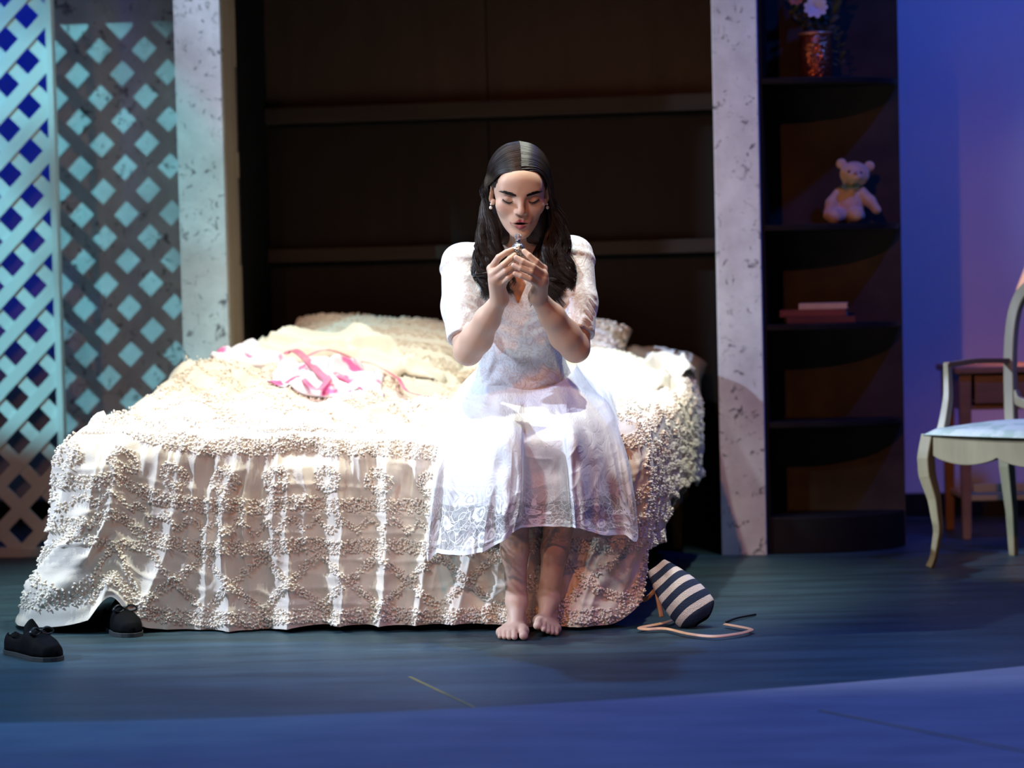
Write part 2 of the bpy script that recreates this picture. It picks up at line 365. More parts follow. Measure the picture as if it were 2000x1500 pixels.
spray('leaf_spray', 'dark leaf spray leaning over the left rim of the vase', [(0, 0, 0.02), (-0.03, -0.01, 0.16), (-0.075, -0.02, 0.24), (-0.12, -0.02, 0.34)], 26, 0.035, 0.014, 1)
spray('leaf_spray', 'dark leaf spray leaning over the right rim of the vase', [(0, 0, 0.02), (0.035, 0.0, 0.16), (0.065, 0.01, 0.25), (0.085, 0.0, 0.36)], 30, 0.045, 0.020, 2)
spray('leaf_spray', 'dark upright leaf spray at the back of the copper vase', [(0, 0.01, 0.02), (0.0, 0.02, 0.18), (0.0, 0.03, 0.27), (0.01, 0.03, 0.38)], 44, 0.055, 0.024, 3)
spray('drooping_twig', 'thin twig drooping down the right side of the vase', [(0.0, -0.005, 0.03), (0.045, -0.02, 0.168), (0.078, -0.03, 0.14), (0.085, -0.03, 0.07), (0.078, -0.03, 0.035)], 18, 0.028, 0.006, 4)

# books
M_pages = mat('book_pages', (0.60, 0.50, 0.38), 0.8, (0.52, 0.42, 0.30), 60, stretch=(0.2, 0.2, 30))
def book(label, s0, s1, t0, t1, z0, h, m, rz=0.0):
    b = set_root('book', label, 'book', group='books lying in a pile on the corner shelf', base=((s0 + s1) / 2, (t0 + t1) / 2, z0)); b.rotation_euler.z += rz
    W, D = (s1 - s0) / 2, (t1 - t0) / 2; c = 0.0028
    mb = MB().box(-W, W, -D, D, 0, c).box(-W, W, -D, D, h - c, h).box(-W, W, -D, -D + c, c, h - c); mb.build('cover', m, b, bevel=0.0008)
    MB().box(-W + 0.004, W - 0.004, -D + c, D - 0.004, c, h - c).build('pages', M_pages, b)
M_b1 = mat('maroon_board', (0.14, 0.022, 0.022), 0.5, (0.18, 0.03, 0.03), 20); M_b2 = mat('dark_red_board', (0.09, 0.018, 0.018), 0.5, (0.12, 0.03, 0.025), 20); M_b3 = mat('tan_board', (0.50, 0.33, 0.22), 0.6, (0.56, 0.38, 0.26), 20)
book('dark red book at the bottom of the pile on the shelf', 0.225, 0.455, 0.10, 0.23, 0.7775, 0.022, M_b2, 0.05)
book('maroon book in the middle of the pile on the shelf', 0.205, 0.430, 0.11, 0.24, 0.8000, 0.024, M_b1, -0.03)
book('pale tan book on top of the pile on the shelf', 0.268, 0.432, 0.11, 0.23, 0.8245, 0.021, M_b3, 0.0)

# ------------------------------------------------------------------ armchair
M_gwood = mat('aged_cream_wood', (0.22, 0.195, 0.11), 0.45, (0.29, 0.25, 0.145), 7, 4, stretch=(3, 3, 0.6))
M_seat = mat('floral_damask', (0.36, 0.46, 0.38), 0.8, (0.52, 0.58, 0.52), 16, 4, (0.42, 0.55), bump=0.001, bscale=60)
CB = np.array([0.70, 0.714]); CW = np.array([0.714, -0.70])
ch = empty('armchair', (1.300, 8.145, 0), math.atan2(CW[1], CW[0]), 'cream carved wooden armchair with pale green floral seat', 'chair')
# local: x along the front (0..0.56), y back (0..0.46)
FWD, BWD, DEP = 0.56, 0.50, 0.42; inset = (FWD - BWD) / 2
def cableg(x, y, sx, sy):
    zz = np.array([0.0, 0.03, 0.12, 0.22, 0.30, 0.355, 0.425]); off = np.array([-0.006, 0.004, 0.016, 0.008, -0.008, -0.010, 0.0]); r = np.array([0.016, 0.014, 0.018, 0.024, 0.030, 0.030, 0.030])
    q = np.linspace(0, 0.425, 24); return MB().tube(np.stack([x + sx * np.interp(q, zz, off), y + sy * np.interp(q, zz, off), q], 1), np.interp(q, zz, r), 4, up=(0, 1, 0), bvec=1)
cableg(0.02, 0.02, 1, 1).build('leg', M_gwood, ch, smooth=False, bevel=0.004)
cableg(FWD - 0.02, 0.02, -1, 1).build('leg', M_gwood, ch, bevel=0.004)
for x, sx in ((inset + 0.02, -1), (FWD - inset - 0.02, 1)):
    MB().tube([(x + sx * 0.01, DEP + 0.035, 0.0), (x, DEP + 0.012, 0.15), (x, DEP - 0.012, 0.30), (x, DEP - 0.015, 0.425)], [0.017, 0.022, 0.028, 0.030], 4, up=(0, 1, 0), bvec=1).build('leg', M_gwood, ch, bevel=0.004)
def scallop(L):
    q = np.linspace(0, 1, 33); dz = 0.345 - 0.020 * np.sin(np.clip(q, 0, 1) * 2 * PI - PI / 2) ** 2 * 0 + 0.0 * q
    lo = 0.360 - 0.026 * np.abs(np.sin(2 * PI * q)) ** 0.75
    return [(L * a, b) for a, b in zip(q, lo)] + [(L, 0.425), (0, 0.425)]
MB().prism([(x, z) for x, z in scallop(FWD - 0.08)], 1, 0.0, 0.026).build('seat_rail', M_gwood, ch, bevel=0.003).location = (0.04, 0.004, 0)
side_ang = math.atan2(DEP - 0.03, inset)
for x0, x1 in ((0.02, inset + 0.02), (FWD - 0.02, FWD - inset - 0.02)):
    MB().bar((x0, 0.03, 0.388), (x1, DEP - 0.02, 0.388), 0.024, 0.07).build('seat_rail', M_gwood, ch, bevel=0.003)
MB().bar((inset + 0.02, DEP - 0.012, 0.388), (FWD - inset - 0.02, DEP - 0.012, 0.388), 0.024, 0.07).build('seat_rail', M_gwood, ch, bevel=0.003)
# cushion
nx, ny = 33, 27; gx, gy = np.meshgrid(np.linspace(-1, 1, nx), np.linspace(-1, 1, ny), indexing='ij')
dome = (1 - np.abs(gx) ** 5) * (1 - np.abs(gy) ** 5); halfw = FWD / 2 - (gy + 1) / 2 * inset
P = np.stack([FWD / 2 + gx * halfw * 0.985, (gy + 1) / 2 * (DEP + 0.005) - 0.006 - 0.012 * (1 - gx ** 2) * (gy < 0) * (-gy), 0.428 + 0.016 * np.minimum(1, 4 * dome) + 0.026 * np.cos(gx * 1.3) * np.cos(gy * 1.3) * dome], -1).reshape(-1, 3)
bot = P.copy(); bot[:, 2] = 0.4265
q = grid_faces(nx, ny); fs = [tuple(r) for r in q[:, ::-1]] + [tuple(int(i) + nx * ny for i in r) for r in q]
ring = [i * ny for i in range(nx)] + [(nx - 1) * ny + j for j in range(1, ny)] + [i * ny + ny - 1 for i in range(nx - 2, -1, -1)] + [j for j in range(ny - 2, 0, -1)]
fs += [(ring[i], ring[(i + 1) % len(ring)], ring[(i + 1) % len(ring)] + nx * ny, ring[i] + nx * ny) for i in range(len(ring))]
mesh_obj('seat_cushion', np.concatenate([P, bot]), fs, M_seat, ch)
# shield back
yb = DEP - 0.012
bl = [(0.02, 0.43), (0.012, 0.50), (0.0, 0.60), (-0.008, 0.70), (-0.006, 0.79), (0.012, 0.855), (0.05, 0.895), (0.11, 0.915), (0.17, 0.925), (BWD / 2 - 0.02, 0.930)]
left = [np.array([inset + 0.02 + x, yb + 0.16 * max(0, z - 0.43), z]) for x, z in bl]
right = [np.array([FWD - p[0], p[1], p[2]]) for p in left[::-1]]
def smooth_path(P, n):
    P = np.asarray(P, float); k = np.linspace(0, 1, len(P)); q = np.linspace(0, 1, n); out = np.stack([np.interp(q, k, P[:, i]) for i in range(P.shape[1])], 1)
    for _ in range(max(1, n // len(P))): out[1:-1] = (out[:-2] + 2 * out[1:-1] + out[2:]) / 4
    return out
MB().tube(smooth_path(left + right, 60), 0.027, 4, up=(0, 1, 0), bvec=1, flat=0.75).build('back_frame', M_gwood, ch, smooth=False, bevel=0.004)
low = [(inset + 0.04, 0.545), (inset + 0.055, 0.515), (inset + 0.10, 0.50), (FWD / 2, 0.512), (FWD - inset - 0.10, 0.50), (FWD - inset - 0.055, 0.515), (FWD - inset - 0.04, 0.545)]
MB().tube(smooth_path([(x, yb + 0.16 * (z - 0.43), z) for x, z in low], 40), 0.021, 4, up=(0, 1, 0), bvec=1, flat=0.75).build('back_rail', M_gwood, ch, bevel=0.003)
for s0, x0, xb in ((1, 0.035, inset + 0.012), (-1, FWD - 0.035, FWD - inset - 0.012)):
    MB().tube(smooth_path([(xb, yb + 0.03, 0.645), (xb - s0 * 0.02, yb - 0.13, 0.652), (x0 - s0 * 0.022, 0.16, 0.645), (x0 - s0 * 0.022, 0.125, 0.645)], 24), 0.019, 4, up=(0, 0, 1), bvec=1, flat=0.6).build('arm', mat('worn_brown_wood', (0.13, 0.075, 0.04), 0.5, (0.19, 0.11, 0.06), 10), ch, bevel=0.003)
    MB().tube(smooth_path([(x0 - s0 * 0.022, 0.130, 0.648), (x0 - s0 * 0.018, 0.128, 0.60), (x0 - s0 * 0.006, 0.112, 0.54), (x0 + s0 * 0.0, 0.085, 0.48), (x0 - s0 * 0.002, 0.065, 0.42)], 24), np.linspace(0.014, 0.021, 24), 4, up=(0, 1, 0), bvec=1).build('arm_support', M_gwood, ch, bevel=0.003)

# ------------------------------------------------------------------ side table with drawer, lamp
M_dwood = mat('brown_wood', (0.20, 0.11, 0.055), 0.45, (0.28, 0.16, 0.08), 5, 4, stretch=(0.6, 3, 3))
M_dwood2 = mat('yellow_wood', (0.42, 0.34, 0.12), 0.5, (0.48, 0.40, 0.16), 5)
dk = set_root('side_table', 'brown wooden side table with a drawer behind the armchair', 'table', base=(0.95, 0.40, 0))
dk.location = (1.565, 8.95, -0.0); dk.rotation_euler.z = 0.0
DW, DD = 0.62, 0.40
MB().box(-0.015, DW, -0.015, DD, 0.583, 0.606).build('table_top', M_dwood, dk, bevel=0.004)
for x in (0.0, DW - 0.055):
    for y in (0.0, DD - 0.055):
        MB().tube([(x + 0.022, y + 0.022, 0.0), (x + 0.022, y + 0.022, 0.3), (x + 0.022, y + 0.022, 0.582)], [0.020, 0.026, 0.030], 4, up=(0, 1, 0), bvec=1).build('leg', M_dwood, dk, bevel=0.003)
MB().box(0.045, DW - 0.05, 0.014, DD - 0.03, 0.455, 0.470).build('frame', M_dwood, dk, bevel=0.002)
MB().box(0.048, DW - 0.06, DD - 0.04, DD - 0.028, 0.471, 0.582).build('frame', M_dwood, dk)
for x in (0.010, DW - 0.055): MB().box(x, x + 0.012, 0.048, DD - 0.06, 0.455, 0.582).build('frame', M_dwood, dk)
dr = MB().box(0.055, DW - 0.065, 0.004, 0.022, 0.476, 0.576).build('drawer', M_dwood, dk, bevel=0.004)
MB().lathe([(0.004, 0.0), (0.006, 0.008), (0.012, 0.016), (0.011, 0.022), (0.001, 0.026)], 16).build('knob', M_black, dr, smooth=True).matrix_local = Matrix.Translation((DW / 2 - 0.005, 0.004, 0.53)) @ Matrix.Rotation(PI / 2, 4, 'X')
MB().box(0.02, DW - 0.03, 0.01, DD - 0.03, 0.135, 0.155).build('lower_shelf', M_dwood2, dk, bevel=0.003)
MB().box(0.045, DW - 0.055, 0.004, 0.022, 0.165, 0.195).build('stretcher', M_dwood2, dk, bevel=0.003)

lp = empty('table_lamp', (1.945, 9.17, 0.6065), 0, 'table lamp with pink lit shade on the side table', 'lamp')
M_lampblue = mat('blue_glaze', (0.02, 0.03, 0.16), 0.25, (0.03, 0.05, 0.22), 10)
MB().lathe([(0.001, 0), (0.06, 0), (0.06, 0.012), (0.03, 0.02), (0.025, 0.03), (0.05, 0.06), (0.060, 0.09), (0.045, 0.13), (0.02, 0.16), (0.014, 0.19), (0.001, 0.19)], 32).build('base', M_lampblue, lp, smooth=True)
MB().tube([(0, 0, 0.19), (0, 0, 0.33)], 0.006, 8).build('rod', M_metal, lp, smooth=True)
M_shade = mat('pink_shade', (0.85, 0.55, 0.45), 0.8); b = M_shade.node_tree.nodes['Principled BSDF']; b.inputs['Emission Color'].default_value = (1.0, 0.55, 0.38, 1); b.inputs['Emission Strength'].default_value = 0.75
shd = MB()
nn_ = 48; vs = []; 
for r, z in ((0.135, 0.235), (0.128, 0.27), (0.10, 0.34), (0.07, 0.43), (0.068, 0.43), (0.098, 0.34), (0.126, 0.27), (0.133, 0.235)):
    for k in range(nn_): vs.append((r * math.cos(2 * PI * k / nn_), r * math.sin(2 * PI * k / nn_), z))
shd.add(vs, [(i * nn_ + k, i * nn_ + (k + 1) % nn_, ((i + 1) % 8) * nn_ + (k + 1) % nn_, ((i + 1) % 8) * nn_ + k) for i in range(8) for k in range(nn_)])
shd.build('lamp_shade', M_shade, lp, smooth=True)
M_fringe = mat('pink_lace', (0.70, 0.36, 0.34), 0.8, (0.80, 0.5, 0.45), 80)
fr = MB(); rr = random.Random(3)
for k in range(110):
    a = 2 * PI * k / 110; r = 0.136; z0 = 0.236; L = rr.uniform(0.022, 0.034)
    fr.tube([(r * math.cos(a), r * math.sin(a), z0), (r * 1.02 * math.cos(a + 0.02), r * 1.02 * math.sin(a + 0.02), z0 - L * 0.5), (r * math.cos(a), r * math.sin(a), z0 - L)], [0.003, 0.0048, 0.003], 5)
o = fr.build('fringe', M_fringe, lp, smooth=True)
ld = bpy.data.lights.new('table_lamp_bulb', 'POINT'); ld.energy = 4.0; ld.color = (1.0, 0.55, 0.32); ld.shadow_soft_size = 0.02
lo = bpy.data.objects.new('table_lamp_bulb', ld); COL.objects.link(lo); lo.location = (1.945, 9.17, 0.6065 + 0.34)
# ------------------------------------------------------------------ implicit surface tools
def cone(a, b, ra, rb, k=0.01, op='u'):
    a = np.array(a, float); b = np.array(b, float)
    return dict(t='c', a=a, b=b, ra=ra, rb=rb, k=k, op=op, c=(a + b) / 2, R=np.linalg.norm(b - a) / 2 + max(ra, rb))
def ell(c, r, k=0.01, op='u', R=None):
    c = np.array(c, float); r = np.array(r, float) * np.ones(3)
    return dict(t='e', c=c, r=r, k=k, op=op, M=R, R=r.max())
def chain(pts, rads, k=0.01, k0=None):
    return [cone(pts[i], pts[i + 1], rads[i], rads[i + 1], (k0 if (i == 0 and k0 is not None) else k)) for i in range(len(pts) - 1)]
def xf(prims, M, c):
    """move primitives from a local frame: world = M @ p + c"""
    out = []
    for p in prims:
        q = dict(p)
        if p['t'] == 'c': q['a'] = M @ p['a'] + c; q['b'] = M @ p['b'] + c
        else: q['M'] = M if p['M'] is None else M @ p['M']
        q['c'] = M @ p['c'] + c; out.append(q)
    return out
def prim_d(p, P):
    if p['t'] == 'c':
        ab = p['b'] - p['a']; pa = P - p['a']; t = np.clip(pa @ ab / (ab @ ab + 1e-12), 0, 1)
        return np.linalg.norm(pa - t[..., None] * ab, axis=-1) - (p['ra'] + t * (p['rb'] - p['ra']))
    q = P - p['c']
    if p['M'] is not None: q = q @ p['M']
    k0 = np.linalg.norm(q / p['r'], axis=-1); k1 = np.linalg.norm(q / (p['r'] ** 2), axis=-1)
    return np.where(k1 > 1e-6, k0 * (k0 - 1) / (k1 + 1e-9), -p['r'].min())
def apply_prim(d, p, pd):
    k = p['k']
    if p['op'] == 'u':
        h = np.maximum(k - np.abs(d - pd), 0) / k; return np.minimum(d, pd) - h * h * k * 0.25
    pd = -pd
    h = np.maximum(k - np.abs(d - pd), 0) / k; return np.maximum(d, pd) + h * h * k * 0.25
def sdf(prims, P, post=None):
    d = np.full(P.shape[:-1], 1.0)
    for p in prims: d = apply_prim(d, p, prim_d(p, P))
    return post(P, d) if post else d
BL = 10
def extract(prims, lo, hi, h, post=None):
    """sparse evaluation on blocks, then surface nets; returns verts, quads"""
    lo = np.array(lo, float); hi = np.array(hi, float)
    nb = np.ceil((hi - lo) / (h * BL)).astype(int); n = nb * BL + 1
    bi = np.stack(np.meshgrid(*[np.arange(k) for k in nb], indexing='ij'), -1).reshape(-1, 3)
    bc = lo + (bi + 0.5) * BL * h; brad = BL * h * 0.87
    cd = sdf(prims, bc, post)
    act = np.abs(cd) < brad * 1.6 + 0.004
    V = np.empty(n, np.float32)
    V[:-1, :-1, :-1] = np.repeat(np.repeat(np.repeat(np.sign(cd).reshape(nb), BL, 0), BL, 1), BL, 2)
    V[-1] = V[-2]; V[:, -1] = V[:, -2]; V[:, :, -1] = V[:, :, -2]
    A = bi[act]; ac = bc[act]
    loc = np.stack(np.meshgrid(*[np.arange(BL + 1)] * 3, indexing='ij'), -1).reshape(-1, 3)
    P = (lo + (A[:, None, :] * BL + loc[None]) * h)
    D = np.full(P.shape[:2], 1.0)
    for p in prims:
        sel = np.nonzero(np.linalg.norm(ac - p['c'], axis=1) < p['R'] + brad + p['k'] + 0.02)[0]
        if len(sel): D[sel] = apply_prim(D[sel], p, prim_d(p, P[sel]))
    if post: D = post(P, D)
    for b, dv in zip(A, D.reshape(-1, BL + 1, BL + 1, BL + 1)):
        i, j, k = b * BL; V[i:i + BL + 1, j:j + BL + 1, k:k + BL + 1] = dv
    ins = V < 0
    cnt = np.zeros(np.array(V.shape) - 1, np.int8)
    for i in (0, 1):
        for j in (0, 1):
            for k in (0, 1): cnt += ins[i:V.shape[0] - 1 + i, j:V.shape[1] - 1 + j, k:V.shape[2] - 1 + k]
    cells = np.argwhere((cnt > 0) & (cnt < 8))
    idx = np.full(cnt.shape, -1, np.int64); idx[tuple(cells.T)] = np.arange(len(cells))
    corners = np.array([(i, j, k) for i in (0, 1) for j in (0, 1) for k in (0, 1)])
    cvv = np.stack([V[tuple((cells + c).T)] for c in corners], 1)
    acc = np.zeros((len(cells), 3)); num = np.zeros(len(cells))
    for a in range(8):
        for b in range(a + 1, 8):
            if np.abs(corners[a] - corners[b]).sum() != 1: continue
            va_, vb_ = cvv[:, a], cvv[:, b]; m = (va_ < 0) != (vb_ < 0)
            t = np.where(m, va_ / np.where(m, va_ - vb_, 1), 0)
            acc += np.where(m[:, None], corners[a] + t[:, None] * (corners[b] - corners[a]), 0); num += m
    verts = lo + (cells + acc / num[:, None]) * h
    quads = []
    for ax in range(3):
        o1, o2 = [(1, 2), (2, 0), (0, 1)][ax]
        sl0 = [slice(None)] * 3; sl1 = [slice(None)] * 3; sl0[ax] = slice(0, -1); sl1[ax] = slice(1, None)
        ch_ = np.argwhere(ins[tuple(sl0)] != ins[tuple(sl1)])
        ch_ = ch_[(ch_[:, o1] > 0) & (ch_[:, o2] > 0) & (ch_[:, o1] < cnt.shape[o1]) & (ch_[:, o2] < cnt.shape[o2])]
        e1 = np.zeros(3, int); e1[o1] = 1; e2 = np.zeros(3, int); e2[o2] = 1
        q = np.stack([idx[tuple((ch_ - e1 - e2).T)], idx[tuple((ch_ - e2).T)], idx[tuple(ch_.T)], idx[tuple((ch_ - e1).T)]], 1)
        flip = ~ins[tuple(ch_.T)]; q[flip] = q[flip][:, ::-1]
        quads.append(q[(q >= 0).all(1)])
    return verts, np.concatenate(quads)
def taubin(v, q, it=2):
    e = np.concatenate([q[:, [0, 1]], q[:, [1, 2]], q[:, [2, 3]], q[:, [3, 0]]]); deg = np.bincount(e.ravel(), minlength=len(v))[:, None]
    for _ in range(it):
        for lam in (0.5, -0.52):
            s = np.zeros_like(v)
            for i in range(3):
                s[:, i] = np.bincount(e[:, 0], v[e[:, 1], i], len(v)) + np.bincount(e[:, 1], v[e[:, 0], i], len(v))
            v = v + lam * (s / np.maximum(deg, 1) - v)
    return v
def rotm(axis, a):
    return np.array(Matrix.Rotation(a, 3, axis))
def crom(P, n):
    """Catmull-Rom through points"""
    P = np.asarray(P, float); m = len(P); u = np.linspace(0, m - 1, n); i = np.clip(u.astype(int), 0, m - 2); t = (u - i)[:, None]
    Q = np.concatenate([[2 * P[0] - P[1]], P, [2 * P[-1] - P[-2]]]); p0, p1, p2, p3 = Q[i], Q[i + 1], Q[i + 2], Q[i + 3]
    sh_ = (n,) + (1,) * (P.ndim - 1); t = t.reshape(sh_)
    return 0.5 * (2 * p1 + (p2 - p0) * t + (2 * p0 - 5 * p1 + 4 * p2 - p3) * t ** 2 + (3 * p1 - p0 - 3 * p2 + p3) * t ** 3)

# ------------------------------------------------------------------ teddy bear
bz = (0.443, 0.215, 1.1135)
bear = set_root('teddy_bear', 'cream teddy bear with green ribbon sitting on the corner shelf', 'teddy bear', base=bz)
pr_b = [ell((0, 0, 0.060), (0.047, 0.040, 0.062), 0.01), cone((0, 0, 0.10), (0.006, -0.004, 0.13), 0.030, 0.028, 0.012),
        ell((0.018, -0.012, 0.168), (0.050, 0.043, 0.043), 0.012, R=rotm('Y', 0.14)), ell((0.022, -0.050, 0.158), (0.022, 0.020, 0.017), 0.012),
        ell((-0.026, -0.002, 0.205), (0.018, 0.009, 0.018), 0.006), ell((0.068, -0.002, 0.194), (0.018, 0.009, 0.018), 0.006)]
pr_b += chain([(-0.035, -0.005, 0.105), (-0.060, -0.015, 0.070), (-0.072, -0.030, 0.030)], [0.020, 0.021, 0.019], 0.010)
pr_b += chain([(0.040, -0.005, 0.105), (0.068, -0.010, 0.075), (0.090, -0.015, 0.045)], [0.020, 0.019, 0.016], 0.010)
pr_b += chain([(-0.030, -0.020, 0.028), (-0.052, -0.065, 0.026)], [0.027, 0.028], 0.010) + chain([(0.024, -0.020, 0.028), (0.020, -0.070, 0.030)], [0.027, 0.028], 0.010)
v, q = extract(pr_b, (-0.11, -0.12, -0.01), (0.13, 0.06, 0.235), 0.0026); v = taubin(v, q, 1)
M_plush = mat('cream_plush', (0.50, 0.34, 0.21), 0.9, (0.58, 0.41, 0.27), 60, bump=0.002, bscale=220, sheen=0.3)
v[:, 2] = np.maximum(v[:, 2], 0.0)
mesh_obj('body', v, q, M_plush, bear)
M_eye = mat('black_bead', (0.01, 0.008, 0.008), 0.15)
for x, z in ((0.001, 0.176), (0.040, 0.170)): MB().ell((x, -0.052, z), (0.0052, 0.004, 0.0055), 14, 8).build('eye', M_eye, bear, smooth=True)
MB().ell((0.023, -0.068, 0.168), (0.008, 0.005, 0.006), 14, 8).build('nose', mat('tan_nose', (0.34, 0.17, 0.10), 0.6), bear, smooth=True)
M_rib = mat('green_ribbon', (0.10, 0.22, 0.15), 0.5, (0.13, 0.28, 0.19), 30)
a_ = np.linspace(0, 2 * PI, 40)
rb = MB().tube(np.stack([0.004 + 0.034 * np.cos(a_), -0.004 + 0.033 * np.sin(a_), 0.126 + 0.002 * np.sin(a_ * 3)], 1), 0.007, 6, flat=0.5).build('ribbon', M_rib, bear, smooth=True)
for sx in (-1, 1):
    MB().tube(crom([(0.004, -0.040, 0.126), (0.004 + sx * 0.016, -0.046, 0.134), (0.004 + sx * 0.027, -0.045, 0.127), (0.004 + sx * 0.016, -0.046, 0.121), (0.004, -0.041, 0.126)], 20), 0.0055, 6, flat=0.4).build('bow_loop', M_rib, rb, smooth=True)

# ------------------------------------------------------------------ bed
bed = set_root('bed', 'low double bed standing in the alcove under the chenille spread', 'bed', base=(-0.86, -0.7, 0))
M_matt = mat('mattress_ticking', (0.55, 0.56, 0.55), 0.8, (0.62, 0.63, 0.62), 12)
M_bwood = mat('honey_wood', (0.50, 0.26, 0.09), 0.45, (0.60, 0.33, 0.13), 6, stretch=(3, 0.5, 3))
MB().box(-0.70, 0.70, -0.96, 1.03, 0.28, 0.47).build('mattress', M_matt, bed, bevel=0.04)
for x in (-0.72, 0.70): MB().box(x, x + 0.02, -0.96, 1.03, 0.17, 0.30).build('side_rail', M_bwood, bed, bevel=0.003)
for y in (-0.95, 1.00): MB().box(-0.699, 0.699, y, y + 0.02, 0.17, 0.279).build('end_rail', M_bwood, bed, bevel=0.003)
for x in (-0.68, 0.68):
    for y in (-0.90, 0.96): MB().tube([(x, y, 0), (x, y, 0.169)], [0.02, 0.028], 12).build('leg', M_bwood, bed, smooth=True)

SL, SR, TF, TB = -1.66, -0.105, -1.735, 0.36        # edges of the top of the spread, set frame
ZT = 0.545
def ztop(s, t):
    """height of the spread's top surface"""
    z = ZT + 0.0 * s
    z = z + 0.150 * sstep(-1.72, -0.3, t) * sstep(-0.75, -1.35, s)             # heaped towards the head, left
    z = z + 0.05 * sstep(-0.9, -0.1, t) * sstep(-1.0, -0.4, s)
    z = z + 0.038 * vnoise(s * 3.1, t * 2.7, 1.3) * sstep(0, 0.25, t - TF) + 0.026 * vnoise(s * 7, t * 6, 4.1) * sstep(0, 0.2, t - TF)
    wr = 1 - np.abs(vnoise(s * 11 + 2.0 * vnoise(s * 4, t * 4, 8), t * 7 + 2.5 * vnoise(s * 3, t * 3, 5), 2.2))
    z = z + 0.040 * np.exp(-(((s + 1.0) / 0.10) ** 2 + ((t - TF - 0.075) / 0.05) ** 2)) * (1 + 0.5 * vnoise(s * 14, t * 14, 2))
    z = z + 0.040 * (wr ** 3 - 0.3) * sstep(0.0, 0.15, t - TF)
    z = z - 0.06 * np.exp(-(((s + 0.60) / 0.24) ** 2 + ((t + 1.42) / 0.30) ** 2))   # pressed down under the sitter
    return z
# perimeter (left side, foot, right side) as one path with rounded corners
def perimeter():
    pts = []; r = 0.07
    for t in np.linspace(0.0 - 0.03, TF + r, 60): pts.append((SL, t, -1, 0))
    for a in np.linspace(0, PI / 2, 16)[1:-1]: pts.append((SL + r - r * math.cos(a), TF + r - r * math.sin(a), -math.cos(a), -math.sin(a)))
    for s in np.linspace(SL + r, SR - r, 420): pts.append((s, TF, 0, -1))
    for a in np.linspace(0, PI / 2, 16)[1:-1]: pts.append((SR - r + r * math.sin(a), TF + r - r * math.cos(a), math.sin(a), -math.cos(a)))
    for t in np.linspace(TF + r, -0.03, 90): pts.append((SR, t, 1, 0))
    return np.array(pts)
PM = perimeter(); PA = np.concatenate([[0], np.cumsum(np.linalg.norm(np.diff(PM[:, :2], axis=0), axis=1))])
NP_ = len(PM); A_FL = PA[60]; A_FR = PA[60 + 14 + 420]
NQ = 110
def drape(a, q):
    """perimeter arc position a, drop q in 0..1 -> (s, t, z)"""
    ps = np.interp(a, PA, PM[:, 0]); pt = np.interp(a, PA, PM[:, 1]); nx_ = np.interp(a, PA, PM[:, 2]); ny_ = np.interp(a, PA, PM[:, 3])
    zt = ztop(ps, pt)
    left = sstep(A_FL + 0.30, A_FL - 0.1, a); right = sstep(A_FR - 0.06, A_FR + 0.12, a)
    hem = 0.004 + 0.010 * (vnoise(a * 5, 0.3, 7) + 1) + 0.085 * np.exp(-(((a - (A_FL + 0.165)) / 0.055) ** 2)) + sstep(A_FR + 0.0, A_FR + 0.16, a) * (0.15 + 0.12 * sstep(A_FR + 0.12, A_FR + 0.9, a) + 0.03 * vnoise(a * 9, 3.0, 1))
    # rounded shoulder then fall
    e = 0.05
    drop = q ** 1.0
    z = zt - (zt - hem) * drop
    out = e * np.sqrt(np.clip(1 - (1 - np.clip(drop / 0.12, 0, 1)) ** 2, 0, 1)) + 0.004
    flare = drop ** 1.3 * (0.035 + 0.10 * np.exp(-(((a - A_FL) / 0.22) ** 2)) - 0.020 * np.exp(-(((a - A_FR) / 0.14) ** 2)))
    bulge = right * 0.018 * np.sin(PI * np.clip(drop * 1.1, 0, 1)) - right * 0.02 * drop
    # gathered folds
    c = a - A_FL
    slant = 0.16 * sstep(0.75, 0.0, c) + 0.20 * sstep(0.75, 1.15, c) - 0.02
    ap = c + slant * (drop - 0.1) + 0.030 * vnoise(c * 4, drop * 2.2, 1.7) + 0.010 * vnoise(c * 11, drop * 6, 9.7)
    def ridge(x, sh): return np.abs(np.sin(PI * x)) ** sh
    f1 = 1 - ridge(ap * 6.1 + 0.9 * vnoise(ap * 2.3, 0.5, 3.3), 0.75)
    f2 = 1 - ridge(ap * 12.7 + 1.3 * vnoise(ap * 5.1, 1.5, 6.3) + 0.3, 0.8)
    f3 = 1 - ridge(ap * 23 + 1.5 * vnoise(ap * 8, 2.5, 0.7), 0.9)
    m1 = 0.55 + 0.45 * vnoise(ap * 3.0, drop * 1.2, 12.0); m2 = 0.5 + 0.5 * vnoise(ap * 6.0, drop * 2.0, 22.0)
    g = sstep(0.0, 0.22, drop) * (0.55 + 0.45 * drop)
    fold = 0.085 * f1 * m1 * g + 0.042 * f2 * m2 * (0.3 + 0.7 * np.exp(-((drop - 0.35) / 0.4) ** 2)) * sstep(0, 0.1, drop) + 0.018 * f3 * m2 * np.exp(-((drop - 0.15) / 0.2) ** 2) * sstep(0, 0.05, drop)
    fold = fold - 0.035 * np.exp(-(((ps + 1.0) / 0.08) ** 2 + ((drop - 0.10) / 0.07) ** 2))
    # horizontal crush wrinkles
    cw = 1 - np.abs(vnoise(a * 9 + 2 * vnoise(a * 3, drop * 4, 2), drop * 13, 31))
    fold = fold + 0.007 * cw ** 4 * sstep(0.05, 0.2, drop) + 0.006 * vnoise(a * 30, drop * 14, 5)
    o_ = out * (1 - 0.4 * right) + flare + bulge + fold * (1 - 0.55 * right) - 0.012
    z = z + 0.010 * (1 - sstep(0, 0.12, drop)) * (f1 - 0.4)
    return ps + nx_ * o_, pt + ny_ * o_, np.maximum(z, 0.003)
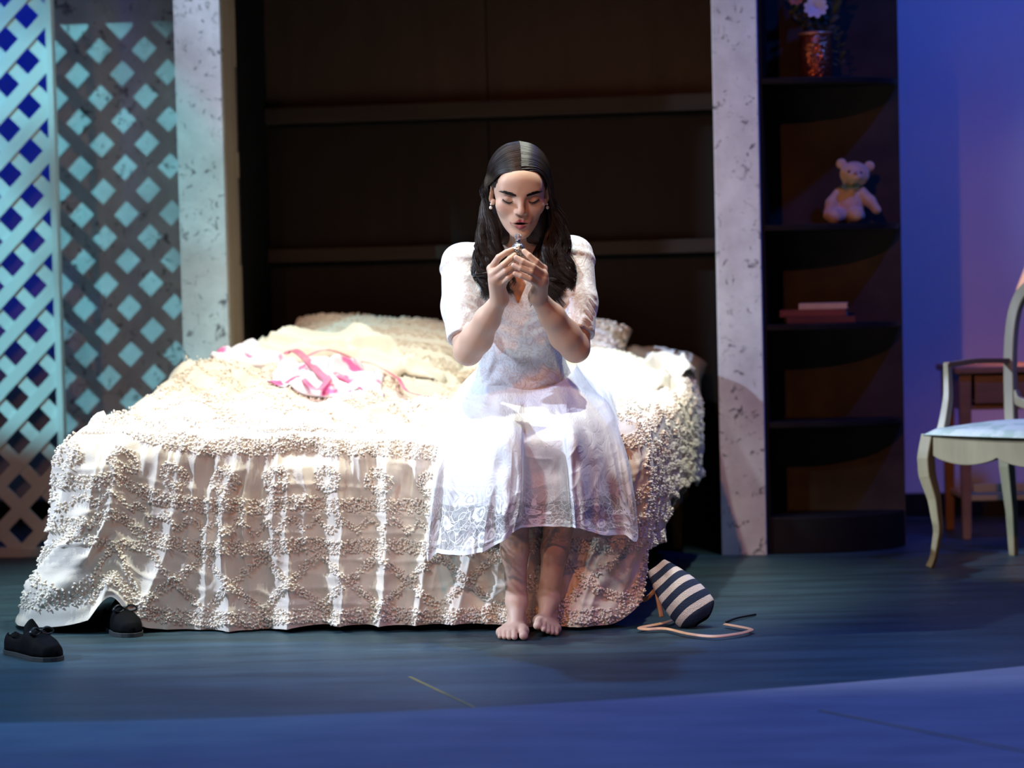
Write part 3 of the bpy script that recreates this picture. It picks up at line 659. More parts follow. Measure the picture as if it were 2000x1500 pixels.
# mesh: drape rows, then rows running in from the edge to a spine
aa = PA; qs = np.linspace(0, 1, NQ)
Aq, Qq = np.meshgrid(aa, qs, indexing='ij')
ds, dt_, dz = drape(Aq, Qq)
DR = np.stack([ds, dt_, dz], -1)                              # (NP, NQ, 3)
NT = 90
spine_s = (SL + SR) / 2; inn = np.linspace(0, 1, NT)[1:] ** 0.9
top = np.zeros((NP_, NT - 1, 3))
for j, w_ in enumerate(inn):
    tgt_s = np.full(NP_, spine_s); frac = np.clip((PM[:, 1] - TF) / (-0.03 - TF), 0, 1); tgt_t = -0.55 + 0.52 * frac
    s_ = PM[:, 0] * (1 - w_) + tgt_s * w_; t_ = PM[:, 1] * (1 - w_) + tgt_t * w_
    top[:, j, 0] = s_; top[:, j, 1] = t_; top[:, j, 2] = ztop(s_, t_) + 0.010 * (1 - sstep(0, 0.08, w_)) * (DR[:, 0, 2] - ztop(PM[:, 0], PM[:, 1])) / 0.010
full = np.concatenate([DR[:, ::-1], top], 1)                   # hem -> edge -> spine
NF = full.shape[1]
# back part lying inside the alcove
nb_s, nb_t = 140, 36
bs, bt = np.meshgrid(np.linspace(SL, SR, nb_s), np.linspace(-0.03, TB, nb_t), indexing='ij')
back = np.stack([bs, bt, ztop(bs, bt) - 0.002], -1)
M_spread = mat('cream_cotton', (0.75, 0.66, 0.55), 0.75, (0.81, 0.72, 0.61), 9, 3, bump=0.0006, bscale=300, sheen=0.15)
f1_ = grid_faces(NP_, NF); f2_ = grid_faces(nb_s, nb_t) + NP_ * NF
spread = set_root('bedspread', 'cream chenille bedspread draped over the bed down to the floor', 'bedspread', base=(0, 0, 0))
sp_mesh = mesh_obj('spread_cloth', np.concatenate([full.reshape(-1, 3), back.reshape(-1, 3)]), np.concatenate([f1_, f2_]), M_spread, spread)

# chenille tufts -----------------------------------------------------
TU_ring = 4
def tuft_mesh(P, N, L, Rr, rng):
    n = len(P); rnd = rng.normal(size=(n, 3)); d = N + 0.75 * rnd; d[:, 2] -= 0.35; d /= np.linalg.norm(d, axis=1)[:, None]
    x = np.cross(d, rng.normal(size=(n, 3))); x /= np.linalg.norm(x, axis=1)[:, None]; y = np.cross(d, x)
    prof = [(-0.2, 0.35), (0.25, 0.95), (0.65, 1.0), (0.95, 0.45)]
    vs = []
    for l, r in prof:
        for k in range(TU_ring):
            a = 2 * PI * k / TU_ring
            vs.append(P + d * (L * l)[:, None] + (x * math.cos(a) + y * math.sin(a)) * (Rr * r)[:, None])
    V_ = np.stack(vs, 1); m = V_.shape[1]; fs = []
    for i in range(3):
        for k in range(TU_ring): fs.append((i * TU_ring + k, i * TU_ring + (k + 1) % TU_ring, (i + 1) * TU_ring + (k + 1) % TU_ring, (i + 1) * TU_ring + k))
    tops = [(12, 13, 14, 15)]
    fs = np.array(fs + [tops[0]]); base = (np.arange(n) * m)[:, None, None]
    return V_.reshape(-1, 3), (fs[None] + base).reshape(-1, 4)
def tuft_mask(c, zeta):
    """chenille pattern: c along the edge, zeta height in the unfolded cloth (0 hem .. 0.56 edge)"""
    m = np.zeros(c.shape, bool); wob = 0.006 * vnoise(c * 14, 0.2, 5)
    for zc, hw in ((0.030, 0.021), (0.232, 0.021), (0.352, 0.022)): m |= np.abs(zeta + wob - zc) < hw
    m |= np.abs(zeta + wob - 0.293 - 0.014 * np.sign(np.sin(c * 2 * PI / 0.072)) * np.abs(np.sin(c * 2 * PI / 0.072)) ** 0.6) < 0.0115
    dz_ = (zeta - 0.130) / 0.078; px_ = ((c / 0.165) % 1.0) * 2 - 1
    tri = np.abs(np.abs(px_) - (1 - np.abs(dz_)))
    m |= (tri < 0.19) & (np.abs(dz_) < 1.05)
    cx = ((c + 0.03) / 0.145) % 1.0 - 0.5; rr_ = np.hypot(cx * 0.145, zeta - 0.425)
    m |= (rr_ < 0.041) & (rr_ > 0.014 + 0.006 * vnoise(c * 40, zeta * 40, 1))
    m |= np.abs(zeta + wob - 0.520) < 0.024
    return m
g_ = 0.0054
ca, cq = np.meshgrid(np.arange(PA[0], PA[-1], g_), np.arange(0.0, 1.0, g_ / 0.56), indexing='ij'); ca = ca.ravel() + RNG.uniform(-.5, .5, ca.size) * g_; cq = np.clip(cq.ravel() + RNG.uniform(-.5, .5, cq.size) * g_ / 0.56, 0, 1)
hi_off = 0.075 * sstep(A_FL + 0.45, A_FL + 0.05, ca)
zeta = (1 - cq) * 0.56 - hi_off * (1 - cq) ** 0.3 * 1.0
mk = tuft_mask(ca - A_FL, zeta) & (RNG.random(ca.size) < 0.93) & (ca > A_FL - 0.25)
ca, cq = ca[mk], cq[mk]
def dpt(a, q): return np.stack(drape(a, q), -1)
P0 = dpt(ca, cq); eps = 0.004
T1 = dpt(ca + eps, cq) - dpt(ca - eps, cq); T2 = dpt(ca, np.clip(cq + eps, 0, 1)) - dpt(ca, np.clip(cq - eps, 0, 1))
Nn = np.cross(T2, T1); Nn /= np.linalg.norm(Nn, axis=1)[:, None] + 1e-9
outv = np.stack([np.interp(ca, PA, PM[:, 2]), np.interp(ca, PA, PM[:, 3]), 0 * ca], -1); Nn *= np.sign((Nn * outv).sum(1) + 1e-6)[:, None]
n_ = len(P0); Vd, Fd = tuft_mesh(P0, Nn, RNG.uniform(0.006, 0.0108, n_), RNG.uniform(0.0027, 0.0040, n_), RNG)
M_tuft = mat('chenille_yarn', (0.86, 0.77, 0.66), 0.9, (0.90, 0.83, 0.73), 40, 2, sheen=0.2)
o = mesh_obj('chenille_tufts', Vd, Fd, M_tuft, spread); o['kind'] = 'stuff'
# tufts over the top
g_ = 0.0074
ts, tt_ = np.meshgrid(np.arange(SL, SR, g_), np.arange(TF, TB - 0.1, g_), indexing='ij'); ts = ts.ravel() + RNG.uniform(-.5, .5, ts.size) * g_; tt_ = tt_.ravel() + RNG.uniform(-.5, .5, tt_.size) * g_
wv = tt_ + 0.05 * vnoise(ts * 3, tt_ * 3, 6); ph = (wv / 0.118) % 1.0; cx = (ts / 0.13 + 0.3 * vnoise(ts * 2, tt_ * 2, 3)) % 1.0 - 0.5
band = np.abs(ph - 0.2) < 0.17; row = (np.floor(wv / 0.118) % 2 == 0); dots = np.hypot(cx * 0.13, (ph - 0.70) * 0.118) < 0.030
mk = (band | (row & dots)) & (RNG.random(ts.size) < 0.9) & ~((np.abs(ts + 0.60) < 0.2) & (tt_ < -1.25)) & (tt_ > TF + 0.005)
ts, tt_ = ts[mk], tt_[mk]; e = 0.004
P0 = np.stack([ts, tt_, ztop(ts, tt_)], -1); Nn = np.stack([-(ztop(ts + e, tt_) - ztop(ts - e, tt_)) / (2 * e), -(ztop(ts, tt_ + e) - ztop(ts, tt_ - e)) / (2 * e), np.ones_like(ts)], -1); Nn /= np.linalg.norm(Nn, axis=1)[:, None]
n_ = len(P0); Vd, Fd = tuft_mesh(P0, Nn, RNG.uniform(0.006, 0.0105, n_), RNG.uniform(0.0025, 0.0037, n_), RNG)
o = mesh_obj('chenille_tufts', Vd, Fd, M_tuft, spread); o['kind'] = 'stuff'

# ------------------------------------------------------------------ pillows
M_pillow = mat('pillow_cotton', (0.74, 0.70, 0.60), 0.8, (0.80, 0.77, 0.68), 14, 3, bump=0.002, bscale=45)
M_pillow2 = mat('grey_pillowcase', (0.60, 0.62, 0.64), 0.8, (0.68, 0.70, 0.70), 10, 3, bump=0.002, bscale=30)
def pillow(label, s, t, z, hw, hh, th, tilt, yaw, m, tufts=False, seed=0, roll=0.0):
    p = set_root('pillow', label, 'pillow', base=(s, t, z))
    n1, n2 = 64, 44; u_, v_ = np.meshgrid(np.linspace(-1, 1, n1), np.linspace(-1, 1, n2), indexing='ij')
    edge_ = (1 - np.abs(u_) ** 3.5) ** 0.55 * (1 - np.abs(v_) ** 3.5) ** 0.55
    pin = 1 - 0.06 * (1 - np.abs(u_)) * np.abs(v_) ** 2; pin2 = 1 - 0.07 * (1 - np.abs(v_)) * np.abs(u_) ** 2
    wr = 0.10 * vnoise(u_ * 3 + seed, v_ * 3, seed) + 0.12 * (1 - np.abs(vnoise(u_ * 5 + seed, v_ * 4, seed + 3))) ** 3 * 0.8
    R_ = rotm('Z', yaw) @ rotm('X', tilt) @ rotm('Y', roll)
    fr_ = np.stack([u_ * hw * pin2, v_ * hh * pin, th * edge_ * (1 + wr)], -1).reshape(-1, 3); bk_ = np.stack([u_ * hw * pin2, v_ * hh * pin, -th * edge_ * 0.75], -1).reshape(-1, 3)
    fq = grid_faces(n1, n2); VV = np.concatenate([fr_, bk_]) @ R_.T
    mesh_obj('pillowcase', VV, np.concatenate([fq[:, ::-1], fq + n1 * n2]), m, p)
    if tufts:
        rg = np.random.default_rng(seed); uu = rg.uniform(-0.97, 0.97, 4200); vv = rg.uniform(-0.97, 0.97, 4200)
        keep = (np.abs(((vv * hh / 0.075) % 1) - 0.5) < 0.30); uu, vv = uu[keep], vv[keep]
        ed = (1 - np.abs(uu) ** 3.5) ** 0.55 * (1 - np.abs(vv) ** 3.5) ** 0.55; wr = 0.10 * vnoise(uu * 3 + seed, vv * 3, seed) + 0.12 * (1 - np.abs(vnoise(uu * 5 + seed, vv * 4, seed + 3))) ** 3 * 0.8
        PP = np.stack([uu * hw, vv * hh, th * ed * (1 + wr)], -1) @ R_.T; NN = np.stack([uu * 0.4, vv * 0.4, np.ones_like(uu)], -1) @ R_.T
        Vt, Ft = tuft_mesh(PP, NN, rg.uniform(0.007, 0.011, len(PP)), rg.uniform(0.0032, 0.0046, len(PP)), rg)
        o = mesh_obj('chenille_tufts', Vt, Ft, M_tuft, p); o['kind'] = 'stuff'
    return p
pillow('large cream chenille pillow propped against the alcove, left of the sitter', -1.23, 0.26, 0.685, 0.335, 0.20, 0.085, 0.55, 0.0, M_pillow, True, 2, 0.10)
pillow('cream chenille pillow propped behind the sitter at her elbow', -0.63, 0.26, 0.68, 0.285, 0.20, 0.085, 0.55, -0.03, M_pillow, True, 5, 0.10)
pillow('grey-white pillow slumped at the alcove side, beyond the cream pillows', -0.25, 0.36, 0.60, 0.17, 0.15, 0.07, 0.40, 0.0, M_pillow2, False, 9, 0.16)

# crumpled bed linen -------------------------------------------------
def crumple(name, label, cat, cs_, ct_, ws, wt, lift, m, seed, parent=None, yaw=0.0, freq=9):
    n1, n2 = 90, 70; u_, v_ = np.meshgrid(np.linspace(-1, 1, n1), np.linspace(-1, 1, n2), indexing='ij')
    ra = 1 + 0.22 * vnoise(np.arctan2(v_, u_) * 1.6 + seed, 0.5, seed); x = u_ * ws * ra; y = v_ * wt * ra
    s_ = cs_ + x * math.cos(yaw) - y * math.sin(yaw); t_ = ct_ + x * math.sin(yaw) + y * math.cos(yaw)
    env = np.clip((1 - np.abs(u_) ** 4) * (1 - np.abs(v_) ** 4), 0, 1) ** 0.5
    wr = 1 - np.abs(vnoise(s_ * freq + 1.5 * vnoise(s_ * 6, t_ * 6, seed), t_ * freq * 0.8 + 1.5 * vnoise(s_ * 5, t_ * 5, seed + 1), seed + 2.0))
    z_ = ztop(s_, t_) + 0.010 + lift * env * (0.35 + 0.5 * vnoise(s_ * 6, t_ * 6, seed + 4) + 0.65 * wr ** 3)
    o = mesh_obj(name, np.stack([s_, t_, np.maximum(z_, ztop(s_, t_) + 0.006)], -1).reshape(-1, 3), grid_faces(n1, n2), m)
    if parent: o.parent = parent
    else: o.matrix_world = SETM
    sd = o.modifiers.new('thick', 'SOLIDIFY'); sd.thickness = 0.003; sd.offset = 1
    return tag(o, label, cat)
M_linen = mat('white_linen', (0.70, 0.66, 0.56), 0.8, (0.76, 0.72, 0.62), 8, 3, bump=0.003, bscale=40)
crumple('bed_sheet', 'rumpled off-white sheet thrown back below the left pillow', 'sheet', -1.26, -0.13, 0.34, 0.20, 0.075, M_linen, 3.0, freq=7)
crumple('bed_sheet', 'rumpled off-white sheet bunched beside the sitter under the right pillow', 'sheet', -0.38, -0.08, 0.26, 0.22, 0.085, M_linen, 14.0, freq=7)
M_floral = mat('pink_floral_print', (0.80, 0.74, 0.80), 0.6, (0.80, 0.16, 0.38), 13, 2, (0.57, 0.64)); M_pinkrib = mat('pink_satin', (0.78, 0.12, 0.28), 0.4, (0.84, 0.34, 0.44), 10, 2, (0.35, 0.65))
crumple('floral_scarf', 'pink and white floral scarf bunched at the left edge of the bed', 'scarf', st(490, 715, -0.45)[0], -0.45, 0.125, 0.10, 0.055, M_floral, 21.0, freq=10)
robe = crumple('floral_robe', 'white and pink floral robe with ribbons crumpled on the middle of the bed', 'robe', st(640, 745, -0.75)[0], -0.75, 0.19, 0.17, 0.050, M_floral, 33.0, freq=9)
def ribbon(name, pts, wd, m, parent, label=None):
    P = crom(np.array(pts), 70); zt = ztop(P[:, 0], P[:, 1]); P[:, 2] = np.maximum(P[:, 2], zt + 0.018)
    o = MB().tube(P, wd * 0.8, 8, flat=0.15, up=(0, 0, 1)).build(name, m, parent, smooth=True)
    return o
def onbed(px, py, t, dz_=0.03):
    s = st(px, py, t)[0]; return (s, t, float(ztop(np.array(s), np.array(t))) + dz_)
ribbon('ribbon', [onbed(590, 735, -0.62, 0.05), onbed(640, 722, -0.55, 0.06), onbed(700, 700, -0.42, 0.05), onbed(730, 694, -0.38, 0.05), onbed(775, 730, -0.6, 0.04), onbed(800, 748, -0.8, 0.03), onbed(875, 755, -0.9, 0.03)], 0.012, M_pinkrib, robe)
ribbon('ribbon', [onbed(560, 712, -0.50, 0.05), onbed(566, 700, -0.45, 0.07), onbed(585, 722, -0.6, 0.06), onbed(640, 760, -0.85, 0.05), onbed(690, 752, -0.85, 0.04)], 0.014, M_pinkrib, robe)
ribbon('ribbon', [onbed(560, 765, -0.90, 0.03), onbed(585, 755, -0.85, 0.05), onbed(620, 765, -0.95, 0.04), onbed(655, 748, -0.8, 0.06), onbed(680, 745, -0.8, 0.05)], 0.012, M_pinkrib, robe)

# ------------------------------------------------------------------ slippers
M_velvet = mat('black_velvet', (0.003, 0.003, 0.004), 0.75, (0.005, 0.005, 0.006), 40, spec=0.05); M_sole = mat('grey_rubber', (0.025, 0.027, 0.03), 0.6, (0.035, 0.037, 0.04), 20)
def outline(y):
    yy = np.array([-0.125, -0.115, -0.09, -0.04, 0.02, 0.07, 0.105, 0.120, 0.125]); l = np.array([0.0, 0.022, 0.031, 0.030, 0.036, 0.041, 0.030, 0.014, 0.0]); return np.interp(y, yy, l)
def shoe(name, label, loc, rz, bow=True):
    r_ = empty(name, loc, rz, label, 'slipper', 'black slippers by the foot of the bed')
    ys = -0.125 + 0.25 * (1 - np.cos(np.linspace(0, PI, 40))) / 2; wl = outline(ys)
    poly = [(wl[i], ys[i]) for i in range(40)] + [(-wl[i], ys[i]) for i in range(38, 0, -1)]
    MB().prism([(x * 1.05, y * 1.02) for x, y in poly], 2, 0.0, 0.012).build('sole', M_sole, r_, bevel=0.002)
    n1, n2 = 60, 30; V_ = []
    for i, y in enumerate(np.linspace(-0.124, 0.1245, n1)):
        wy = max(outline(y), 0.002); hh = np.interp(y, [-0.125, -0.11, -0.06, -0.02, 0.0, 0.03, 0.08, 0.115, 0.125], [0.030, 0.046, 0.042, 0.045, 0.062, 0.062, 0.042, 0.028, 0.006])
        op = np.interp(y, [-0.118, -0.10, -0.03, 0.0, 0.012], [0.0, 0.62, 0.72, 0.5, 0.0])          # opening share
        for j, a in enumerate(np.linspace(0, PI, n2)):
            ca_ = math.cos(a); x = wy * (abs(ca_) ** 0.8) * (1 if ca_ > 0 else -1); z = hh * (math.sin(a) ** 0.7) if 0 < a < PI else 0
            if abs(ca_) < op: z = hh * ((1 - op ** 2) ** 0.35) * (1 - 0.9 * (1 - abs(ca_) / op) ** 0.5) + 0.004
            V_.append((x, y, 0.0125 + z))
    u_ = mesh_obj('upper', V_, grid_faces(n1, n2), M_velvet, r_); sd = u_.modifiers.new('thick', 'SOLIDIFY'); sd.thickness = 0.0025; sd.offset = -1
    # raised tongue
    tv = []
    for i, q_ in enumerate(np.linspace(0, 1, 14)):
        for j, p_ in enumerate(np.linspace(-1, 1, 13)):
            tv.append((0.032 * p_ * math.sqrt(max(0.02, 1 - (q_ ** 2) * 0.75)), 0.028 - 0.030 * q_ ** 1.2 - 0.010 * p_ * p_, 0.052 + 0.048 * q_ - 0.018 * p_ * p_))
    u_ = mesh_obj('tongue', tv, grid_faces(14, 13), M_velvet, r_); sd = u_.modifiers.new('thick', 'SOLIDIFY'); sd.thickness = 0.005
    M_bow = mat('black_satin', (0.012, 0.016, 0.02), 0.3)
    for sx in (-1, 1):
        MB().tube(crom([(0, 0.040, 0.070), (sx * 0.018, 0.046, 0.082), (sx * 0.034, 0.050, 0.070), (sx * 0.018, 0.050, 0.062), (0, 0.042, 0.068)], 20), 0.006, 6, flat=0.35).build('bow_loop', M_bow, r_, smooth=True)
    MB().ell((0, 0.043, 0.071), (0.007, 0.006, 0.007), 12, 8).build('bow_knot', M_bow, r_, smooth=True)
    return r_
shoe('slipper', 'black velvet slipper with a bow lying on the open floor', (-1.262, 6.625, 0.0), -2.45)
shoe('slipper', 'dark slipper tucked under the raised hem of the bedspread', (-1.10, 7.06, 0.0), -2.7)

# ------------------------------------------------------------------ striped bag
bag = empty('shoulder_bag', (0.46, 6.90, 0), 0, 'navy and cream striped crochet bag slumped against the bed', 'bag')
p_a = at(1283, 1108, 6.98); p_b = at(1372, 1212, 6.88); ax_ = p_b - p_a; Lb = np.linalg.norm(ax_); ax_ /= Lb
vx = np.cross(ax_, (0, -1, 0.25)); vx /= np.linalg.norm(vx); vy = np.cross(vx, ax_)
M_bag = mat('crochet_stripes', (0.02, 0.03, 0.07), 0.9); nt = M_bag.node_tree; b = nt.nodes['Principled BSDF']
uvn = nt.nodes.new('ShaderNodeUVMap'); sx_ = nt.nodes.new('ShaderNodeSeparateXYZ'); nt.links.new(uvn.outputs['UV'], sx_.inputs[0])
mm = nt.nodes.new('ShaderNodeMath'); mm.operation = 'MULTIPLY'; mm.inputs[1].default_value = 5.0; nt.links.new(sx_.outputs['Y'], mm.inputs[0])
fr_n = nt.nodes.new('ShaderNodeMath'); fr_n.operation = 'FRACT'; nt.links.new(mm.outputs[0], fr_n.inputs[0])
cr = nt.nodes.new('ShaderNodeValToRGB'); cr.color_ramp.interpolation = 'CONSTANT'; cr.color_ramp.elements[0].color = (0.60, 0.52, 0.48, 1); cr.color_ramp.elements[1].color = (0.012, 0.022, 0.055, 1); cr.color_ramp.elements[1].position = 0.47
nt.links.new(fr_n.outputs[0], cr.inputs[0]); nt.links.new(cr.outputs[0], b.inputs['Base Color'])
wvn = nt.nodes.new('ShaderNodeTexVoronoi'); wvn.inputs['Scale'].default_value = 110; nt.links.new(uvn.outputs['UV'], wvn.inputs['Vector']); bp = nt.nodes.new('ShaderNodeBump'); bp.inputs['Distance'].default_value = 0.0015
nt.links.new(wvn.outputs['Distance'], bp.inputs['Height']); nt.links.new(bp.outputs['Normal'], b.inputs['Normal'])
n1, n2 = 60, 48; V_ = []; UVb = []
base_l = np.array(bag.location)
for i, q_ in enumerate(np.linspace(0, 1, n1)):
    wd = 0.062 * (0.35 + 0.65 * math.sin(min(1.0, 0.12 + q_ * 0.95) * PI * 0.62)) * (1 - 0.55 * max(0, (q_ - 0.86) / 0.14) ** 2); th = 0.026 * math.sin(min(1, 0.15 + q_ * 0.8) * PI * 0.75) * math.sqrt(max(0.05, 1 - max(0, (q_ - 0.9) / 0.1) ** 2)) + 0.006
    c_ = p_a + ax_ * Lb * q_ + vy * 0.010 * math.sin(q_ * PI)
    for j in range(n2):
        a = 2 * PI * j / n2; V_.append(c_ + vx * wd * math.cos(a) + vy * th * (abs(math.sin(a)) ** 0.8) * (1 if math.sin(a) > 0 else -1) + vy * 0.004 * math.sin(3 * a + q_ * 5) - base_l); UVb.append((j / n2, q_))
V_ = np.array(V_); V_[:, 2] = np.maximum(V_[:, 2], 0.002)
o = mesh_obj('bag_body', V_, grid_faces(n1, n2, True), M_bag, bag); set_uv(o, UVb)
M_leather = mat('tan_leather', (0.50, 0.26, 0.14), 0.45, (0.58, 0.33, 0.19), 18)
def strap(pts, wd, up=(0, 0, 1)):
    P = crom(np.array(pts), 60) - base_l
    return MB().tube(P, wd, 8, flat=0.28, up=up, bvec=1).build('strap', M_leather, bag, smooth=True)
def flr(px, py, z=0.0):
    d = fw + rt * ((px - 1000) / F_PX) + upv * ((750 - py) / F_PX); return CAM + d * ((z - CAM_H) / d[2])
strap([flr(1330, 1205, 0.012), flr(1295, 1217, 0.012), flr(1250, 1226, 0.012), flr(1265, 1229, 0.010), flr(1300, 1228, 0.010), flr(1345, 1238, 0.010), flr(1395, 1243, 0.010), flr(1440, 1238, 0.010), flr(1464, 1232, 0.010), flr(1463, 1228, 0.010), flr(1415, 1219, 0.010)], 0.0065, up=(0, -0.6, 1))
strap([at(1287, 1112, 6.985), at(1283, 1150, 6.99), at(1292, 1205, 6.96)], 0.007, up=(0, 1, 0))
strap([at(1290, 1140, 6.98), at(1268, 1165, 6.99), at(1255, 1173, 7.0)], 0.006, up=(0, 1, 0))
tw = empty('thin_cord', flr(1440, 1205), 0, 'thin black cord lying on the floor by the striped bag', 'cord')
MB().tube(crom(np.array([flr(1418, 1215, 0.004), flr(1440, 1207, 0.006), flr(1476, 1200, 0.004)]) - np.array(tw.location), 20), 0.003, 6).build('cord', M_black, tw, smooth=True)

# spike tape lines on the floor
M_tape = mat('yellow_tape', (0.30, 0.21, 0.03), 0.6, (0.16, 0.12, 0.03), 9)
for lab, a_, b_, z0 in (('thin yellow tape line running towards the stage edge', flr(800, 1322), flr(940, 1389), 0.0), ('faded yellow tape line on the lighter apron', flr(1600, 1388, 0.012), flr(2010, 1470, 0.012), 0.012)):
    d_ = (b_ - a_) / np.linalg.norm(b_ - a_); n_v = np.array([-d_[1], d_[0], 0]) * 0.0042
    c_ = (a_ + b_) / 2; t_ = empty('tape_line', c_, 0, lab, 'tape'); vs = [p + s_ * n_v + np.array([0, 0, h]) - c_ for h in (0.0003, 0.0010) for p, s_ in ((a_, -1), (a_, 1), (b_, 1), (b_, -1))]
    MB().add(vs, [(3, 2, 1, 0), (4, 5, 6, 7)] + [(i, (i + 1) % 4, 4 + (i + 1) % 4, 4 + i) for i in range(4)]).build('tape', M_tape, t_)
# ------------------------------------------------------------------ the seated person
HC = at(1014, 372, 6.93); HPITCH = 0.30
MH = rotm('Z', 0.05) @ rotm('X', HPITCH) @ rotm('Y', 0.02)
def hl(p): return MH @ np.array(p, float) + HC                     # head-local -> world
def face_prims():
    L = [ell((0, 0.015, 0.032), (0.072, 0.092, 0.080), 0.02),
         ell((0, -0.028, -0.012), (0.0610, 0.062, 0.074), 0.03),
         ell((0, -0.040, -0.062), (0.041, 0.045, 0.044), 0.03),
         cone((-0.041, 0.0, -0.052), (-0.015, -0.064, -0.096), 0.016, 0.012, 0.025), cone((0.041, 0.0, -0.052), (0.015, -0.064, -0.096), 0.016, 0.012, 0.025),
         ell((0, -0.076, -0.099), (0.017, 0.014, 0.013), 0.018),
         ell((0, -0.066, 0.036), (0.050, 0.026, 0.034), 0.03)]
    for s in (-1, 1):
        L.append(ell((s * 0.043, -0.056, -0.028), (0.020, 0.020, 0.018), 0.025))
        L.append(cone((s * 0.010, -0.086, 0.017), (s * 0.042, -0.074, 0.021), 0.0065, 0.006, 0.014))
    L.append(cone((0, -0.087, 0.010), (0, -0.104, -0.024), 0.0068, 0.0085, 0.012))
    L.append(ell((0, -0.106, -0.031), (0.0098, 0.0105, 0.0088), 0.008))
    for s in (-1, 1):
        L.append(ell((s * 0.0115, -0.0955, -0.0345), (0.0068, 0.0095, 0.0062), 0.006))
    for s in (-1, 1):                                                 # eye sockets and lids
        L.append(ell((s * 0.0345, -0.0935, 0.0005), (0.0165, 0.0130, 0.0085), 0.010, 's'))
        L.append(ell((s * 0.0340, -0.0690, -0.0020), (0.0150, 0.0150, 0.0125), 0.003))
        L.append(cone((s * 0.0225, -0.0870, 0.0050), (s * 0.0340, -0.0875, 0.0080), 0.0012, 0.0014, 0.003, 's')); L.append(cone((s * 0.0340, -0.0875, 0.0080), (s * 0.0470, -0.0790, 0.0040), 0.0014, 0.0010, 0.003, 's'))
        L.append(cone((s * 0.0220, -0.0840, -0.0075), (s * 0.0340, -0.0852, -0.0112), 0.0010, 0.0012, 0.003, 's')); L.append(cone((s * 0.0340, -0.0852, -0.0112), (s * 0.0465, -0.0780, -0.0070), 0.0012, 0.0010, 0.003, 's'))
    for s in (-1, 1):
        L.append(ell((s * 0.0060, -0.1020, -0.0405), (0.0032, 0.0042, 0.0026), 0.002, 's'))
    L.append(ell((0, -0.082, -0.062), (0.026, 0.016, 0.020), 0.014))    # muzzle
    # lips
    for s in (-1, 1):
        L.append(cone((s * 0.0045, -0.0950, -0.0592), (s * 0.0240, -0.0835, -0.0660), 0.0047, 0.0026, 0.004))
        L.append(cone((0, -0.0930, -0.0745), (s * 0.0220, -0.0835, -0.0685), 0.0062, 0.0028, 0.005))
    L.append(cone((-0.0150, -0.0985, -0.0662), (0.0150, -0.0985, -0.0662), 0.0024, 0.0024, 0.002, 's'))
    L.append(ell((0, -0.097, -0.0660), (0.0135, 0.010, 0.0030), 0.002, 's'))
    L.append(ell((0, -0.101, -0.0525), (0.0035, 0.005, 0.008), 0.006, 's'))
    for s in (-1, 1):                                                 # ears
        Re = rotm('Z', s * 0.45) @ rotm('X', -0.15)
        L.append(ell((s * 0.0735, 0.008, -0.006), (0.0065, 0.017, 0.029), 0.006, R=Re))
        L.append(ell((s * 0.0800, 0.003, -0.002), (0.0055, 0.0095, 0.018), 0.004, 's', R=Re))
        L.append(cone((s * 0.070, -0.004, -0.028), (s * 0.0715, -0.006, -0.034), 0.006, 0.0055, 0.004))
    return L
HEAD_L = face_prims(); HEAD = xf(HEAD_L, MH, HC)
NB = np.array([0.022, 7.075, 1.045])
shA = np.array([-0.134, 7.075, 0.995]); shB = np.array([0.178, 7.055, 1.008])
elA = at(914, 686, 6.915); elB = at(1124, 680, 6.915)
wrA = at(976, 584, 6.775); wrB = at(1050, 579, 6.775)
hipA = np.array([-0.045, 7.20, 0.575]); hipB = np.array([0.115, 7.20, 0.575])
knA = at(998, 903, 6.80); knB = at(1110, 898, 6.80); anA = at(1009, 1172, 6.835); anB = at(1071, 1165, 6.865)
torso = [ell((0.035, 7.21, 0.60), (0.165, 0.125, 0.11), 0.03), cone((0.03, 7.17, 0.66), (0.027, 7.12, 0.86), 0.105, 0.105, 0.06),
         ell((0.025, 7.095, 0.92), (0.132, 0.088, 0.13), 0.05), cone(shA + (0.03, 0, 0.0), shB + (-0.03, 0, 0), 0.048, 0.048, 0.04),
         ell((-0.040, 7.022, 0.905), (0.054, 0.046, 0.052), 0.03), ell((0.092, 7.018, 0.908), (0.054, 0.046, 0.052), 0.03)]
neck = [cone(NB, hl((0, 0.030, -0.06)), 0.050, 0.049, 0.03), cone(NB + (0, 0.02, -0.02), shA, 0.045, 0.04, 0.05), cone(NB + (0, 0.02, -0.02), shB, 0.045, 0.04, 0.05)]
def lerp(a, b, t): return np.array(a) * (1 - t) + np.array(b) * t
arms = []
for sh_, el_, wr_ in ((shA, elA, wrA), (shB, elB, wrB)):
    out_ = np.array([-0.006 if sh_ is shA else 0.006, 0, 0])
    arms += chain([sh_, lerp(sh_, el_, 0.5) + out_, el_], [0.052, 0.045, 0.037], 0.02)
    arms += chain([el_, lerp(el_, wr_, 0.28) + (0, 0.006, -0.004), lerp(el_, wr_, 0.62), wr_], [0.037, 0.0415, 0.033, 0.0215], 0.015)
legs = []
for hp, kn, an in ((hipA, knA, anA), (hipB, knB, anB)):
    legs += chain([hp, lerp(hp, kn, 0.5), kn], [0.088, 0.076, 0.056], 0.03)
    legs += chain([kn, lerp(kn, an, 0.30) + (0, 0.020, 0), lerp(kn, an, 0.65) + (0, 0.010, 0), an], [0.053, 0.049, 0.035, 0.0270], 0.02)
    legs.append(ell(kn + (0, -0.012, 0.0), (0.040, 0.034, 0.045), 0.02))
